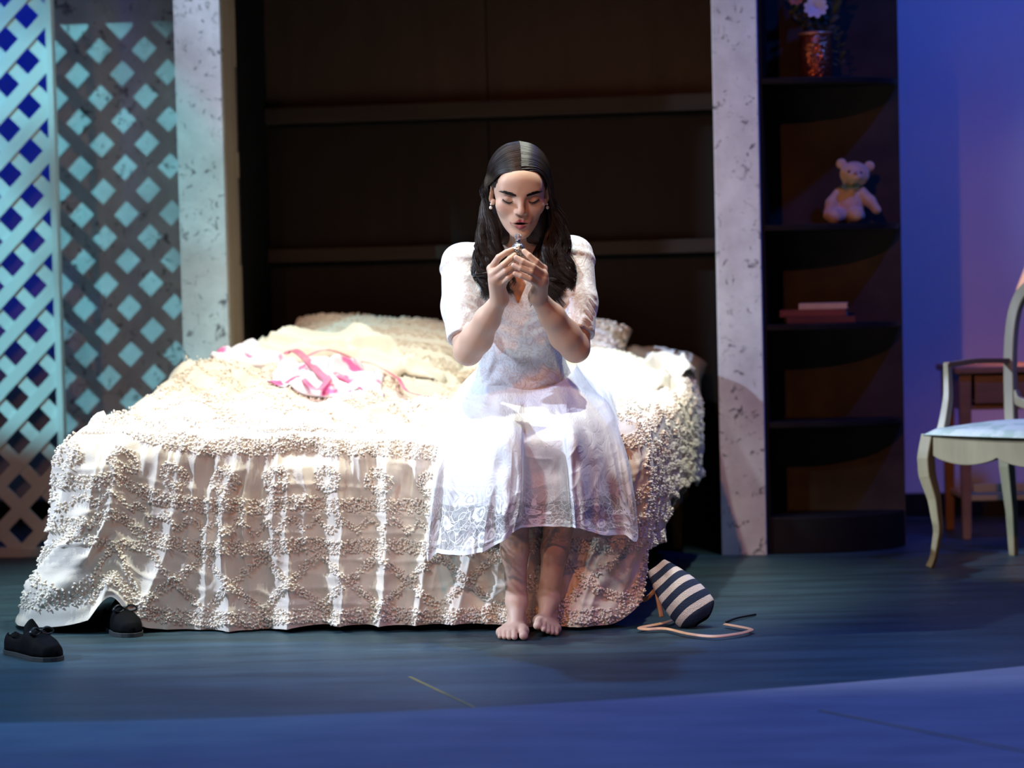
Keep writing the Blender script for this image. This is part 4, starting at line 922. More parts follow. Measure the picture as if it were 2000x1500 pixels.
def hand(wr_, mc, pp, dp, tp, th, s):
    L = []
    base = [lerp(wr_, mc[0], 0.15) + (s * 0.004, 0, 0), wr_ + (0, -0.004, 0), wr_ + (0, -0.004, 0), wr_ + (-s * 0.004, -0.002, 0)]
    for i in range(4): L.append(cone(base[i], mc[i], 0.0150, 0.0112 - 0.0006 * i, 0.014))
    L.append(cone(wr_ + (0, 0.004, 0.0), lerp(mc[1], mc[2], 0.5) + (0, 0.008, -0.012), 0.019, 0.014, 0.014))
    fr = [(0.0098, 0.0086, 0.0078, 0.0066), (0.0100, 0.0088, 0.0080, 0.0068), (0.0096, 0.0084, 0.0076, 0.0065), (0.0086, 0.0076, 0.0068, 0.0060)]
    for i in range(4): L += chain([mc[i], pp[i], dp[i], tp[i]], fr[i], 0.0022, 0.006)
    L += chain(th, (0.0155, 0.0125, 0.0098, 0.0082), 0.003, 0.014)
    return L
def ats(l): return [at(*p) for p in l]
handA = hand(wrA, ats([(959, 525, 6.738), (962, 535, 6.724), (969, 545, 6.720), (979, 554, 6.724)]), ats([(974, 503, 6.708), (983, 518, 6.694), (988, 530, 6.693), (993, 543, 6.698)]),
             ats([(989, 493, 6.706), (996, 506, 6.697), (1000, 521, 6.700), (1002, 535, 6.704)]), ats([(1000.5, 487.5, 6.712), (1005, 498, 6.706), (1009, 515, 6.711), (1010, 530, 6.713)]),
             ats([(974, 566, 6.790), (988, 538, 6.785), (1000, 512, 6.765), (1006, 496, 6.748)]), -1)
handB = hand(wrB, ats([(1061, 525, 6.738), (1062, 536, 6.722), (1058, 546, 6.717), (1051, 555, 6.721)]), ats([(1047, 511, 6.706), (1041, 521, 6.684), (1037, 531, 6.680), (1035, 545, 6.686)]),
             ats([(1033, 499, 6.700), (1021, 511, 6.678), (1017, 524, 6.677), (1018, 539, 6.682)]), ats([(1023.5, 490.5, 6.704), (1008, 503, 6.680), (1003, 518, 6.680), (1006, 534, 6.684)]),
             ats([(1053, 562, 6.790), (1042, 537, 6.786), (1029, 511, 6.768), (1021, 496, 6.750)]), 1)
def foot(an, heel, tb, tt, rt_, rb_):
    L = [cone(an, heel + (0, 0, 0.012), 0.0265, 0.024, 0.015), ell(heel, (0.025, 0.029, 0.027), 0.015), cone(an + (0, -0.012, -0.012), lerp(tb[0], tb[2], 0.5) + (0, 0.015, 0.008), 0.0245, 0.016, 0.018)]
    for i in range(5): L.append(cone(heel + (0, -0.02, -0.006), tb[i], 0.019, rb_[i], 0.012))
    for i in range(5):
        mid = lerp(tb[i], tt[i], 0.55) + (0, 0, 0.005 if i else 0.001)
        L += chain([tb[i], mid, tt[i]], (rb_[i] * 0.86, rt_[i] * 0.92, rt_[i]), 0.0018, 0.006)
    return L
fA = foot(anA, np.array([-0.002, 6.868, 0.030]), [np.array(p) for p in ((0.013, 6.772, 0.0185), (-0.009, 6.766, 0.0175), (-0.022, 6.770, 0.016), (-0.034, 6.778, 0.0145), (-0.045, 6.790, 0.0135))],
          [np.array(p) for p in ((0.0155, 6.722, 0.0125), (-0.0085, 6.722, 0.0090), (-0.0220, 6.728, 0.0085), (-0.0345, 6.738, 0.0082), (-0.0460, 6.752, 0.0080))], (0.0122, 0.0082, 0.0078, 0.0076, 0.0076), (0.0175, 0.0155, 0.0150, 0.0140, 0.0130))
fB = foot(anB, np.array([0.082, 6.895, 0.031]), [np.array(p) for p in ((0.058, 6.812, 0.038), (0.071, 6.806, 0.030), (0.082, 6.808, 0.024), (0.093, 6.814, 0.019), (0.104, 6.824, 0.0145))],
          [np.array(p) for p in ((0.0535, 6.765, 0.0330), (0.0690, 6.760, 0.0235), (0.0800, 6.764, 0.0175), (0.0905, 6.772, 0.0130), (0.1020, 6.784, 0.0095))], (0.0122, 0.0082, 0.0078, 0.0076, 0.0080), (0.0175, 0.0155, 0.0150, 0.0140, 0.0130))
BODY = torso + neck + HEAD + arms + legs + fA + fB + handA + handB
def pad(ps, m):
    P = np.array([p for p in ps]); return P.min(0) - m, P.max(0) + m
hb = [HC + np.array((-0.11, -0.14, -0.16)), HC + np.array((0.11, 0.14, 0.14))]
boxes = [(hb[0], hb[1], 0.0016), (np.array((-0.075, 6.655, 0.86)), np.array((0.105, 6.815, 1.055)), 0.0014), (np.array((-0.075, 6.69, -0.004)), np.array((0.135, 6.95, 0.115)), 0.0016)]
VS, QS, off = [], [], 0
v, q = extract(BODY, (-0.26, 6.64, -0.01), (0.31, 7.36, 1.30), 0.0045)
fc = v[q].mean(1); kill = np.zeros(len(q), bool)
for lo_, hi_, h_ in boxes: kill |= ((fc > lo_ + h_ * 1.2) & (fc < hi_ - h_ * 1.2 - 0.004)).all(1)
q = q[~kill]; VS.append(v); QS.append(q); off += len(v)
for lo_, hi_, h_ in boxes:
    v, q = extract(BODY, lo_, hi_, h_); VS.append(v); QS.append(q + off); off += len(v)
BV = np.concatenate(VS); BQ = np.concatenate(QS)
used = np.unique(BQ); remap = np.full(len(BV), -1); remap[used] = np.arange(len(used)); BV = BV[used]; BQ = remap[BQ]
BV[:, 2] = np.maximum(BV[:, 2], 0.0008)
# colouring: skin, lips, lids, blush
loc = (BV - HC) @ MH
skin = np.array([0.62, 0.415, 0.305]); colr = np.tile(skin, (len(BV), 1))
def blend(mask, c): colr[:] = colr * (1 - mask[:, None]) + np.array(c) * mask[:, None]
near = (np.abs(loc) < 0.16).all(1)
lipd = np.full(len(BV), 1.0)
for s in (-1, 1):
    for p in (cone((s * 0.0035, -0.0950, -0.0592), (s * 0.0240, -0.0835, -0.0660), 0.0050, 0.0030), cone((0, -0.0930, -0.0745), (s * 0.0220, -0.0835, -0.0685), 0.0066, 0.0032)):
        lipd[near] = np.minimum(lipd[near], prim_d(p, loc[near]))
lipm = sstep(0.0032, 0.0012, lipd) * sstep(-0.0530, -0.0550, loc[:, 2]) * (loc[:, 1] < -0.07)
inner = sstep(0.0045, 0.0025, np.hypot((loc[:, 2] + 0.0660), (loc[:, 0]) * 0.17)) * near * (loc[:, 1] < -0.078) * (loc[:, 1] > -0.0965)
for s in (-1, 1):
    ch_ = np.exp(-(((loc[:, 0] - s * 0.045) / 0.020) ** 2 + ((loc[:, 2] + 0.030) / 0.020) ** 2)) * near * (loc[:, 1] < -0.02); blend(0.35 * ch_, (0.56, 0.27, 0.21))
    sd_ = np.exp(-(((loc[:, 0] - s * 0.034) / 0.015) ** 2 + ((loc[:, 2] - 0.006) / 0.006) ** 2)) * near * (loc[:, 1] < -0.05); blend(0.45 * sd_, (0.30, 0.17, 0.15))
blend(np.exp(-((loc[:, 0] / 0.012) ** 2 + ((loc[:, 2] + 0.030) / 0.012) ** 2)) * near * (loc[:, 1] < -0.09) * 0.25, (0.55, 0.26, 0.22))
blend(lipm, (0.36, 0.105, 0.115)); blend(inner, (0.05, 0.012, 0.012))
# knuckles and toes a little pinker
tips = [p for h_ in (handA, handB) for p in []]
blend(0.30 * sstep(0.045, 0.0, BV[:, 2]) * (BV[:, 1] < 6.80), (0.58, 0.30, 0.23))
M_skin = mat('skin', (0.6, 0.4, 0.3), 0.48, sss=0.12, vcol='Col', spec=0.35)
person = empty('person', (0.03, 6.95, 0.0), 0, 'barefoot seated person in a white lace dress gazing at a small bottle', 'person')
PO = np.array(person.location)
bo = mesh_obj('body', BV - PO, BQ, M_skin, person); set_col(bo, colr)
bo['label'] = 'bare skin of face, forearms, hands and feet'

# eyebrows, lashes, earrings, nails -----------------------------------
FGX, FGZ = np.linspace(-0.056, 0.056, 113), np.linspace(-0.03, 0.05, 81)
_gx, _gz = np.meshgrid(FGX, FGZ, indexing='ij'); _fy = np.full(_gx.shape, -0.135)
for _ in range(36): _fy = _fy + np.maximum(sdf(HEAD_L, np.stack([_gx, _fy, _gz], -1)), 0) * 0.85
def face_y(x, z):
    """first surface hit looking at the face from the front (head-local y)"""
    u = min(max((x + 0.056) / 0.001, 0), 111.99); w_ = min(max((z + 0.03) / 0.001, 0), 79.99); i, j = int(u), int(w_); a, b_ = u - i, w_ - j
    return _fy[i, j] * (1 - a) * (1 - b_) + _fy[i + 1, j] * a * (1 - b_) + _fy[i, j + 1] * (1 - a) * b_ + _fy[i + 1, j + 1] * a * b_
M_hair = mat('dark_brown_hair', (0.014, 0.010, 0.009), 0.44, (0.024, 0.016, 0.013), 60, 2, spec=0.45)
for s in (-1, 1):
    mb = MB(); rr = random.Random(5 + s)
    for k in range(150):
        t = rr.random(); x = 0.0135 + 0.038 * t
        zc = 0.0122 + 0.0075 * min(1, t * 1.35) - 0.0035 * max(0, t - 0.76) / 0.24; wd = 0.0044 * (1 - 0.75 * max(0, (t - 0.55) / 0.45)) * (0.6 + 0.4 * min(1, t * 4))
        z = zc + rr.uniform(-1, 1) * wd; L = rr.uniform(0.005, 0.0085); an = 0.55 * (1 - t) + rr.uniform(-0.25, 0.05) - 0.25 * t
        P = []
        for q_ in (0, 0.5, 1):
            xx = x + L * q_ * math.cos(an); zz = z + L * q_ * math.sin(an) * 0.6; P.append(hl((s * xx, face_y(s * xx, zz) - 0.0006, zz)) - PO)
        mb.tube(P, [0.00065, 0.00065, 0.0002], 4, caps=False)
    mb.build('eyebrow', M_hair, person, smooth=True)
M_lash = mat('black_lash', (0.006, 0.005, 0.006), 0.5)
for s in (-1, 1):
    lx = np.linspace(0.0210, 0.0485, 16); arc = (lx - 0.0210) / 0.0275
    lz = -0.0075 - 0.0042 * np.sin(arc * PI) + 0.0040 * arc ** 3
    line = [hl((s * x, face_y(s * x, z) - 0.0004, z)) - PO for x, z in zip(lx, lz)]
    mb = MB().tube(line, np.interp(arc, [0, 0.5, 1], [0.0008, 0.0019, 0.0014]), 6)
    for k in range(26):
        t = k / 25; x, z = np.interp(t, arc, lx), np.interp(t, arc, lz); y = face_y(s * x, z)
        mb.tube([hl(p) - PO for p in ((s * x, y, z), (s * (x + 0.0022 * t), y - 0.0045, z - 0.0028), (s * (x + 0.0045 * t), y - 0.0080, z - 0.0030))], [0.0004, 0.00032, 0.0001], 4, caps=False)
    mb.build('eyelashes', M_lash, person, smooth=True)
M_pearl = mat('pearl', (0.86, 0.84, 0.78), 0.18, coat=0.4)
for s in (-1, 1):
    er = bpy.data.objects.new('earring', None); COL.objects.link(er); er.parent = person
    MB().ell(hl((s * 0.076, -0.008, -0.036)) - PO, (0.0030, 0.0030, 0.0030), 14, 10).build('small_pearl', M_pearl, er, smooth=True)
    MB().ell(hl((s * 0.077, -0.009, -0.0455)) - PO, (0.0044, 0.0044, 0.0050), 16, 12).build('drop_pearl', M_pearl, er, smooth=True)

# hair -----------------------------------------------------------------
cap = [ell((0, 0.017, 0.034), (0.0785, 0.0985, 0.0875), 0.02), ell((0, 0.055, -0.035), (0.070, 0.060, 0.075), 0.04),
       ell((0, -0.115, -0.030), (0.0655, 0.085, 0.0900), 0.006, 's')]
for s in (-1, 1): cap.append(ell((s * 0.070, -0.030, -0.050), (0.03, 0.036, 0.056), 0.01, 's'))
for s in (-1, 1): cap.append(cone((s * 0.055, 0.045, -0.05), (s * 0.060, 0.030, -0.125), 0.032, 0.028, 0.02))
capw = xf(cap, MH, HC)
capw += [cone(hl((0, 0.06, -0.04)), np.array([0.02, 7.12, 1.02]), 0.062, 0.075, 0.04), cone(np.array([-0.05, 7.09, 1.06]), np.array([-0.075, 7.02, 1.00]), 0.035, 0.028, 0.03), cone(np.array([0.10, 7.08, 1.06]), np.array([0.122, 7.00, 0.98]), 0.035, 0.028, 0.03)]
def cap_post(P, d):
    pl = (P - HC) @ MH
    a = np.arctan2(pl[..., 0], pl[..., 2] - 0.02)
    return d + 0.0007 * np.sin(pl[..., 1] * 420 + 6 * np.sin(a * 3)) * (pl[..., 2] > -0.02) * (np.abs(pl[..., 0]) > 0.004) + 0.010 * np.exp(-((pl[..., 0] - 0.002) / 0.0016) ** 2) * (pl[..., 2] > 0.05)
v, q = extract(capw, HC + np.array((-0.13, -0.13, -0.30)), HC + np.array((0.15, 0.26, 0.15)), 0.0026, cap_post)
hair = mesh_obj('hair', v - PO, q, M_hair, person)
def on_scalp(x, y):
    r = 1 - ((x) / 0.081) ** 2 - ((y - 0.017) / 0.101) ** 2; return 0.034 + 0.0895 * math.sqrt(max(0.0, r))
def hair_strands():
    mb_v, mb_f, n0 = [], [], 0; rr = random.Random(42); NSEG, NS = 44, 3
    for s in (-1, 1):
        ncl = 40
        for c in range(ncl):
            f = (c + 0.5) / ncl; g = rr.random(); ph = (0.6 if s < 0 else 2.4) + rr.uniform(-0.9, 0.9); fr_ = rr.uniform(3.3, 4.2); amp = rr.uniform(0.011, 0.019); ln = rr.uniform(-34, 16); cj = [rr.uniform(-1, 1) for _ in range(6)]
            for k in range(44):
                ff = min(1, max(0, f + rr.uniform(-0.03, 0.03))); j = lambda a: rr.uniform(-a, a)
                y0 = -0.077 + 0.142 * ff; pts = []
                lay = rr.uniform(0.0, 0.005)
                # over the crown and down the side of the head
                yb = -0.030 + 0.085 * ff if s < 0 else -0.022 + 0.085 * ff
                for phi in ((0, 25, 48, 70, 92) if s > 0 else (0, 24, 45, 66, 86)):
                    a = math.radians(phi); w2 = (phi / 92.0) ** 1.5; y = y0 * (1 - w2) + yb * w2 - 0.010 * math.sin(a) * (1 - ff) * (1 if s > 0 else math.cos(a) * 1.5)
                    yy = (y - 0.017) / 0.101; sc = math.sqrt(max(0.05, 1 - yy * yy)); R1 = 0.081 + lay; R2 = 0.0895 + lay
                    pts.append(hl((s * R1 * sc * math.sin(a) + s * 0.0006, y, 0.034 + R2 * sc * math.cos(a))))
                if s < 0:
                    pts.append(hl((-0.084 - lay, 0.016 + 0.055 * ff, 0.006)))
                    pts.append(hl((-0.080 - 0.006 * g - lay, 0.030 + 0.045 * ff, -0.030)))
                    pts.append(at(944 + 26 * g + j(3), 436 + j(4), 6.955 + 0.05 * ff))
                    pts.append(at(934 + 44 * g + 4 * cj[0] + j(3), 486, 6.952 + 0.03 * ff + 0.012 * cj[1]))
                    pts.append(at(944 + 44 * g + 6 * cj[2] + j(3), 532, 6.950 + 0.02 * ff))
                    pts.append(at(952 + 40 * g + 8 * cj[3] + j(4), 566 + ln + j(6), 6.948 + 0.015 * ff))
                else:
                    pts.append(hl((0.088 + 0.004 * g + lay, -0.016 + 0.085 * ff, -0.030)))
                    pts.append(at(1076 + 22 * g + j(3), 436 + j(4), 6.945 + 0.06 * ff))
                    pts.append(at(1062 + 44 * g + 4 * cj[0] + j(3), 486, 6.948 + 0.035 * ff + 0.012 * cj[1]))
                    pts.append(at(1056 + 52 * g + 6 * cj[2] + j(3), 536, 6.946 + 0.02 * ff))
                    pts.append(at(1052 + 50 * g + 8 * cj[3] + j(4), 582 + ln + j(6), 6.944 + 0.015 * ff))
                P = crom(pts, NSEG); t = np.linspace(0, 1, NSEG); en = sstep(0.40, 0.66, t)
                arc = 2 * PI * fr_ * t + ph + j(0.35)
                gr = 0.7 + 0.9 * sstep(0.6, 1.0, t); P[:, 0] += en * gr * (amp * np.cos(arc) + 0.002 * cj[4]); P[:, 1] += en * gr * amp * 0.6 * np.sin(arc) - 0.012 * sstep(0.6, 1, t); P[:, 2] += en * 0.002 * np.sin(arc * 1.3)
                P += (np.array([j(1), j(1), j(1)]) * 0.0022)[None] * (0.25 + t)[:, None]
                r = 0.00105 * (1 - 0.75 * t ** 3)
                tg = np.gradient(P, axis=0); tg /= np.linalg.norm(tg, axis=1)[:, None]; x = np.cross(tg, (0.1, 1, 0.2)); x /= np.linalg.norm(x, axis=1)[:, None]; y_ = np.cross(tg, x)
                ring = np.stack([P + r[:, None] * (math.cos(2 * PI * m / NS) * x + math.sin(2 * PI * m / NS) * y_) for m in range(NS)], 1).reshape(-1, 3)
                mb_v.append(ring); mb_f.append(grid_faces(NSEG, NS, True) + n0); n0 += len(ring)
    return np.concatenate(mb_v), np.concatenate(mb_f)
v, q = hair_strands()
o = mesh_obj('hair_strands', v - PO, q, M_hair, hair); o['kind'] = 'stuff'

# ------------------------------------------------------------------ white lace dress
def lace_mat(name, solid, net_lo, net_hi, scale, alpha_min):
    """white lace: floral figure on a fine net, opening towards the hem (UV y)"""
    m = bpy.data.materials.new(name); m.use_nodes = True; nt = m.node_tree; b = nt.nodes['Principled BSDF']; b.inputs['Base Color'].default_value = (0.84, 0.84, 0.86, 1); b.inputs['Roughness'].default_value = 0.7; b.inputs['Sheen Weight'].default_value = 0.2
    uv = nt.nodes.new('ShaderNodeUVMap')
    def N(t, **kw):
        n = nt.nodes.new(t)
        for k_, v_ in kw.items(): setattr(n, k_, v_)
        return n
    def math_(op, a, b_=None, c_=None):
        n = N('ShaderNodeMath', operation=op)
        for i, x in enumerate((a, b_, c_)):
            if x is None: continue
            if isinstance(x, (int, float)): n.inputs[i].default_value = x
            else: nt.links.new(x, n.inputs[i])
        return n.outputs[0]
    dist = N('ShaderNodeTexNoise'); dist.inputs['Scale'].default_value = scale * 0.5; nt.links.new(uv.outputs[0], dist.inputs['Vector'])
    mixv = N('ShaderNodeMix', data_type='RGBA'); mixv.inputs[0].default_value = 0.12; nt.links.new(uv.outputs[0], mixv.inputs[6]); nt.links.new(dist.outputs['Color'], mixv.inputs[7])
    vor = N('ShaderNodeTexVoronoi'); vor.inputs['Scale'].default_value = scale; nt.links.new(mixv.outputs[2], vor.inputs['Vector'])
    vor2 = N('ShaderNodeTexVoronoi', feature='DISTANCE_TO_EDGE'); vor2.inputs['Scale'].default_value = scale * 3.2; nt.links.new(mixv.outputs[2], vor2.inputs['Vector'])
    petal_ = math_('MULTIPLY', math_('SINE', math_('MULTIPLY', vor.outputs['Distance'], 26.0)), 0.5)
    flower_ = math_('ADD', math_('LESS_THAN', vor.outputs['Distance'], 0.34), petal_)
    outline_ = math_('LESS_THAN', vor2.outputs['Distance'], 0.04)
    fig = math_('MINIMUM', math_('MAXIMUM', math_('MAXIMUM', flower_, outline_), 0.0), 1.0)
    net = N('ShaderNodeTexVoronoi', feature='DISTANCE_TO_EDGE'); net.inputs['Scale'].default_value = 260; nt.links.new(uv.outputs[0], net.inputs['Vector'])
    netm = math_('MULTIPLY_ADD', math_('LESS_THAN', net.outputs['Distance'], 0.13), 0.35, alpha_min)
    sep = N('ShaderNodeSeparateXYZ'); nt.links.new(uv.outputs[0], sep.inputs[0])
    rng_ = N('ShaderNodeMapRange'); rng_.inputs['From Min'].default_value = net_lo; rng_.inputs['From Max'].default_value = net_hi; rng_.inputs['To Min'].default_value = solid; rng_.inputs['To Max'].default_value = 0.0; nt.links.new(sep.outputs['Y'], rng_.inputs['Value'])
    hemband = math_('GREATER_THAN', sep.outputs['Y'], 0.605)
    al = math_('MAXIMUM', math_('MAXIMUM', math_('MULTIPLY', fig, 0.95), netm), math_('MAXIMUM', rng_.outputs[0], math_('MULTIPLY', hemband, 0.93)))
    bp = N('ShaderNodeBump'); bp.inputs['Distance'].default_value = 0.0012; bp.inputs['Strength'].default_value = 0.6; nt.links.new(fig, bp.inputs['Height']); nt.links.new(bp.outputs['Normal'], b.inputs['Normal'])
    nt.links.new(al, b.inputs['Alpha'])
    return m
M_lace = lace_mat('white_lace', 0.90, 0.38, 0.54, 15.0, 0.14)
M_slip = mat('white_cotton_slip', (0.80, 0.80, 0.83), 0.7, (0.84, 0.84, 0.86), 10)
def bodice_mat():
    m = mat('white_lace_bodice', (0.82, 0.82, 0.84), 0.7, sheen=0.2); nt = m.node_tree; b = nt.nodes['Principled BSDF']; tc = nt.nodes.new('ShaderNodeTexCoord')
    nz = nt.nodes.new('ShaderNodeTexNoise'); nz.inputs['Scale'].default_value = 30; nz.inputs['Distortion'].default_value = 2.5; nz.inputs['Detail'].default_value = 2; nt.links.new(tc.outputs['Object'], nz.inputs['Vector'])
    r = nt.nodes.new('ShaderNodeValToRGB'); e_ = r.color_ramp.elements; e_[0].position = 0.44; e_[0].color = (0.76, 0.77, 0.79, 1); e_[1].position = 0.56; e_[1].color = (0.76, 0.77, 0.79, 1)
    e2 = r.color_ramp.elements.new(0.50); e2.color = (0.62, 0.53, 0.51, 1); nt.links.new(nz.outputs['Fac'], r.inputs['Fac']); nt.links.new(r.outputs['Color'], b.inputs['Base Color'])
    bp = nt.nodes.new('ShaderNodeBump'); bp.inputs['Distance'].default_value = 0.004; bp.inputs['Strength'].default_value = 0.5; nt.links.new(nz.outputs['Fac'], bp.inputs['Height']); nt.links.new(bp.outputs['Normal'], b.inputs['Normal'])
    return m
M_bod = bodice_mat()
OFF = 0.008
bod = [ell((0.032, 7.165, 0.66), (0.135, 0.115, 0.06), 0.04), cone((0.03, 7.155, 0.68), (0.027, 7.11, 0.86), 0.108 + OFF, 0.108 + OFF, 0.06), ell((0.025, 7.09, 0.92), (0.136 + OFF, 0.092 + OFF, 0.13), 0.05),
       cone(shA + (0.03, 0, 0.004), shB + (-0.03, 0, 0.004), 0.048 + OFF, 0.048 + OFF, 0.04), ell((-0.040, 7.020, 0.905), (0.056 + OFF, 0.050 + OFF, 0.055), 0.04), ell((0.092, 7.016, 0.908), (0.056 + OFF, 0.050 + OFF, 0.055), 0.04)]
sl_dirs = []
for sh_, el_ in ((shA, elA), (shB, elB)):
    out_ = np.array([-0.006 if sh_ is shA else 0.006, 0, 0]); e2_ = lerp(sh_, el_, 1.0)
    bod += chain([sh_ + (0, 0, 0.006), lerp(sh_, el_, 0.5) + out_, e2_], [0.054, 0.055, 0.050], 0.018)
    sl_dirs.append((sh_, (el_ - sh_) / np.linalg.norm(el_ - sh_), np.linalg.norm(el_ - sh_)))
bod += [cone(NB + (0, 0.0, 0.0), hl((0, 0.03, -0.05)), 0.064, 0.06, 0.01, 's')]
def bod_post(P, d):
    x, y, z = P[..., 0], P[..., 1], P[..., 2]
    # gathers and creases
    for s0, dr_, L_ in sl_dirs:
        al = (P - s0) @ dr_; rad = np.linalg.norm(P - s0 - al[..., None] * dr_, axis=-1); m = (rad < 0.10) * sstep(0.10, 0.22, al)
        d = d - 0.0042 * m * np.sin(al * 150 + 4.0 * np.sin((x + y) * 40) + 3 * np.sin(z * 33 + x * 25)) * sstep(0.5, 1.0, 0.5 + 0.5 * np.sin(al * 37 + x * 60 + y * 30))
        pf = ((P - s0 - (0, 0, 0.0)) @ dr_); d = d - 0.005 * np.exp(-((pf - 0.012) / 0.012) ** 2) * (rad < 0.09)
        # oblique sleeve hem just above the elbow
        cut = al - (L_ * 0.86) + 0.45 * (P[..., 1] - s0[1]) * 0 ; d = np.where((rad < 0.085) & (al > 0.12), np.maximum(d, cut), d)
    mid = (np.abs(x - 0.025) < 0.11) & (y < 7.12)
    d = d - 0.0040 * mid * np.sin((z * 1.0 + 0.35 * np.abs(x - 0.03)) * 120 + 3 * np.sin(x * 45) + 2 * np.sin(z * 30)) * sstep(0.90, 0.80, z) * (0.4 + 0.6 * np.sin(x * 30 + z * 22) ** 2)
    vneck = (z - (0.885 + 2.3 * np.abs(x - 0.022))) * 0.40
    d = np.where(y < NB[1] + 0.01, np.maximum(d, np.where(z > 0.86, vneck, -1)), d)
    return np.maximum(d, 0.640 - z)
v, q = extract(bod, (-0.27, 6.86, 0.62), (0.32, 7.33, 1.12), 0.0032, bod_post); v = taubin(v, q, 1)
dress = bpy.data.objects.new('dress', None); COL.objects.link(dress); dress.parent = person; dress['label'] = 'white lace dress with elbow-length sleeves'
mesh_obj('bodice', v - PO, q, M_bod, dress)
# skirt
cols = [
 [(952, 712, 7.26), (920, 738, 7.32), (900, 762, 7.34), (890, 772, 7.36), (884, 778, 7.37), (880, 782, 7.38)],
 [(940, 722, 7.15), (898, 757, 7.16), (872, 808, 7.02), (852, 890, 6.90), (840, 990, 6.885), (834, 1068, 6.87)],
 [(952, 738, 7.085), (915, 775, 7.04), (893, 824, 6.91), (874, 905, 6.83), (862, 1005, 6.815), (856, 1080, 6.80)],
 [(968, 752, 7.04), (948, 783, 6.98), (930, 832, 6.83), (914, 915, 6.77), (902, 1010, 6.755), (895, 1084, 6.745)],
 [(985, 760, 7.015), (977, 790, 6.92), (967, 840, 6.72), (957, 920, 6.695), (946, 1005, 6.69), (940, 1078, 6.685)],
 [(1003, 764, 7.005), (1000, 800, 6.88), (997, 848, 6.675), (994, 925, 6.655), (988, 1000, 6.65), (982, 1056, 6.65)],
 [(1016, 766, 7.0), (1016, 805, 6.875), (1017, 855, 6.68), (1018, 930, 6.66), (1014, 990, 6.655), (1008, 1036, 6.655)],
 [(1026, 767, 7.0), (1028, 807, 6.88), (1026, 860, 6.715), (1027, 930, 6.73), (1026, 990, 6.725), (1024, 1030, 6.715)],
 [(1050, 767, 7.0), (1056, 807, 6.88), (1062, 862, 6.72), (1066, 930, 6.745), (1068, 990, 6.74), (1068, 1028, 6.73)],
 [(1068, 765, 7.0), (1080, 803, 6.88), (1097, 858, 6.715), (1102, 930, 6.73), (1106, 990, 6.725), (1108, 1029, 6.715)],
 [(1078, 763, 7.0), (1091, 800, 6.875), (1106, 852, 6.68), (1112, 930, 6.66), (1117, 990, 6.655), (1120, 1030, 6.655)],
 [(1090, 759, 7.005), (1104, 795, 6.89), (1122, 846, 6.685), (1131, 920, 6.665), (1137, 990, 6.66), (1140, 1034, 6.66)],
 [(1104, 750, 7.03), (1124, 786, 6.96), (1150, 834, 6.79), (1164, 910, 6.75), (1173, 985, 6.74), (1178, 1044, 6.735)],
 [(1118, 736, 7.075), (1144, 772, 7.03), (1178, 820, 6.90), (1200, 900, 6.83), (1212, 980, 6.815), (1218, 1044, 6.805)],
 [(1128, 722, 7.14), (1160, 760, 7.15), (1196, 808, 7.02), (1224, 890, 6.90), (1240, 975, 6.885), (1246, 1034, 6.87)],
 [(1124, 712, 7.26), (1150, 738, 7.32), (1178, 758, 7.34), (1190, 765, 7.36), (1196, 770, 7.37), (1200, 772, 7.38)]]
G = np.array([[at(*p) for p in c] for c in cols])                     # (cols, rows, 3)
G[1:-1, 0, 1] += 0.045; G[1:-1, 0, 2] += 0.012
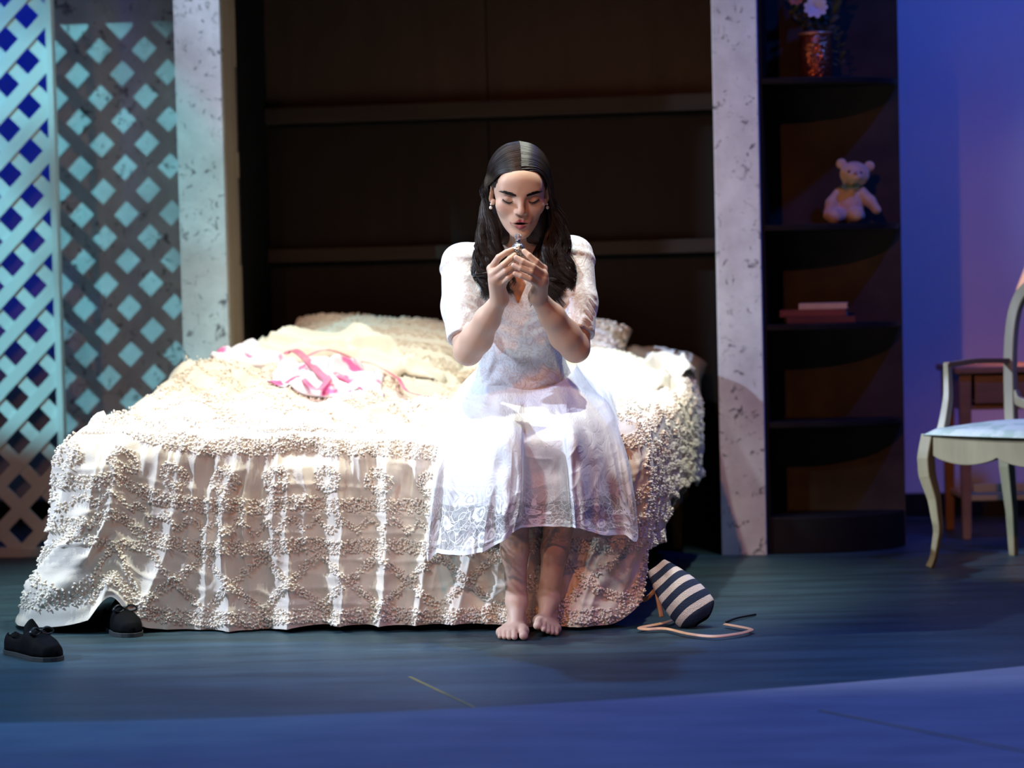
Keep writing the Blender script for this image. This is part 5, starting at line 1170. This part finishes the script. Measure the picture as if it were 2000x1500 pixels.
def skirt(nu, nv, inset, vmax):
    D = crom(np.moveaxis(crom(np.moveaxis(G, 1, 0), nv), 0, 1), nu)    # (nu, nv, 3)
    # arc length uv
    vv = np.linspace(0, 1, nv)[None, :] * np.ones((nu, 1)); uu = np.linspace(0, 1, nu)[:, None] * np.ones((1, nv))
    fall = sstep(0.38, 0.85, vv); up_ = sstep(0.02, 0.25, vv)
    edge_c = np.exp(-((uu - 0.53) / 0.055) ** 2)
    fo = np.sin(2 * PI * (uu * 15 + 0.35 * vnoise(uu * 9, vv * 1.5, 3))) * (0.6 + 0.4 * vnoise(uu * 7, vv, 8))
    fo2 = 1 - np.abs(vnoise(uu * 34 + 0.5 * vnoise(uu * 10, vv * 3, 2), vv * 2.2, 5))
    Y = (0.015 * fo * fall + 0.009 * (fo2 ** 2 - 0.4) * fall) * (1 - 0.75 * edge_c) + 0.006 * up_ * vnoise(uu * 26, vv * 9, 15) + 0.004 * (1 - np.abs(vnoise(uu * 14 + vv * 5, vv * 11, 19))) ** 3 * up_
    D[..., 1] -= Y * (1 - sstep(0.90, 0.97, uu)) * sstep(0.03, 0.10, uu); D[..., 2] += 0.35 * Y * (1 - fall) * up_
    pass
    D[..., 1] += inset; D[..., 2] -= inset * 0.6 * (1 - fall)
    k = int(nv * vmax)
    return D[:, :k], np.stack([uu[:, :k] * 1.35, vv[:, :k] * 0.62], -1)
D, UVs = skirt(330, 190, 0.0, 1.0)
o = mesh_obj('skirt', D.reshape(-1, 3) - PO, grid_faces(D.shape[0], D.shape[1]), M_lace, dress); set_uv(o, UVs.reshape(-1, 2))
D, UVs = skirt(220, 120, 0.010, 0.76)
mesh_obj('slip', D.reshape(-1, 3) - PO, grid_faces(D.shape[0], D.shape[1]), M_slip, dress)
# ------------------------------------------------------------------ scent bottle held in the fingertips
bc = at(1012.5, 508, 6.722)
btl = empty('perfume_bottle', bc, 0, 'small silver filigree perfume bottle held up in both hands', 'bottle')
M_silver = mat('filigree_silver', (0.62, 0.62, 0.58), 0.28, (0.10, 0.10, 0.10), 260, 3, (0.46, 0.58), metal=0.9, bump=0.002, bscale=230)
M_cryst = mat('cut_crystal', (0.95, 0.95, 0.98), 0.03, trans=0.85, spec=0.8)
MB().lathe([(0.001, 0), (0.008, 0), (0.010, 0.004), (0.0135, 0.012), (0.0170, 0.021), (0.0178, 0.028), (0.0165, 0.036), (0.0115, 0.042), (0.0065, 0.045), (0.001, 0.0455)], 32).build('bottle_body', M_silver, btl, smooth=True)
MB().lathe([(0.001, 0.0445), (0.0062, 0.0445), (0.0055, 0.049), (0.0068, 0.051), (0.004, 0.0535), (0.001, 0.0535)], 20).build('collar', mat('bright_silver', (0.8, 0.8, 0.8), 0.15, metal=1.0), btl, smooth=True)
MB().ell((0, 0, 0.0615), (0.0092, 0.0092, 0.0092), 10, 7).build('stopper', M_cryst, btl)
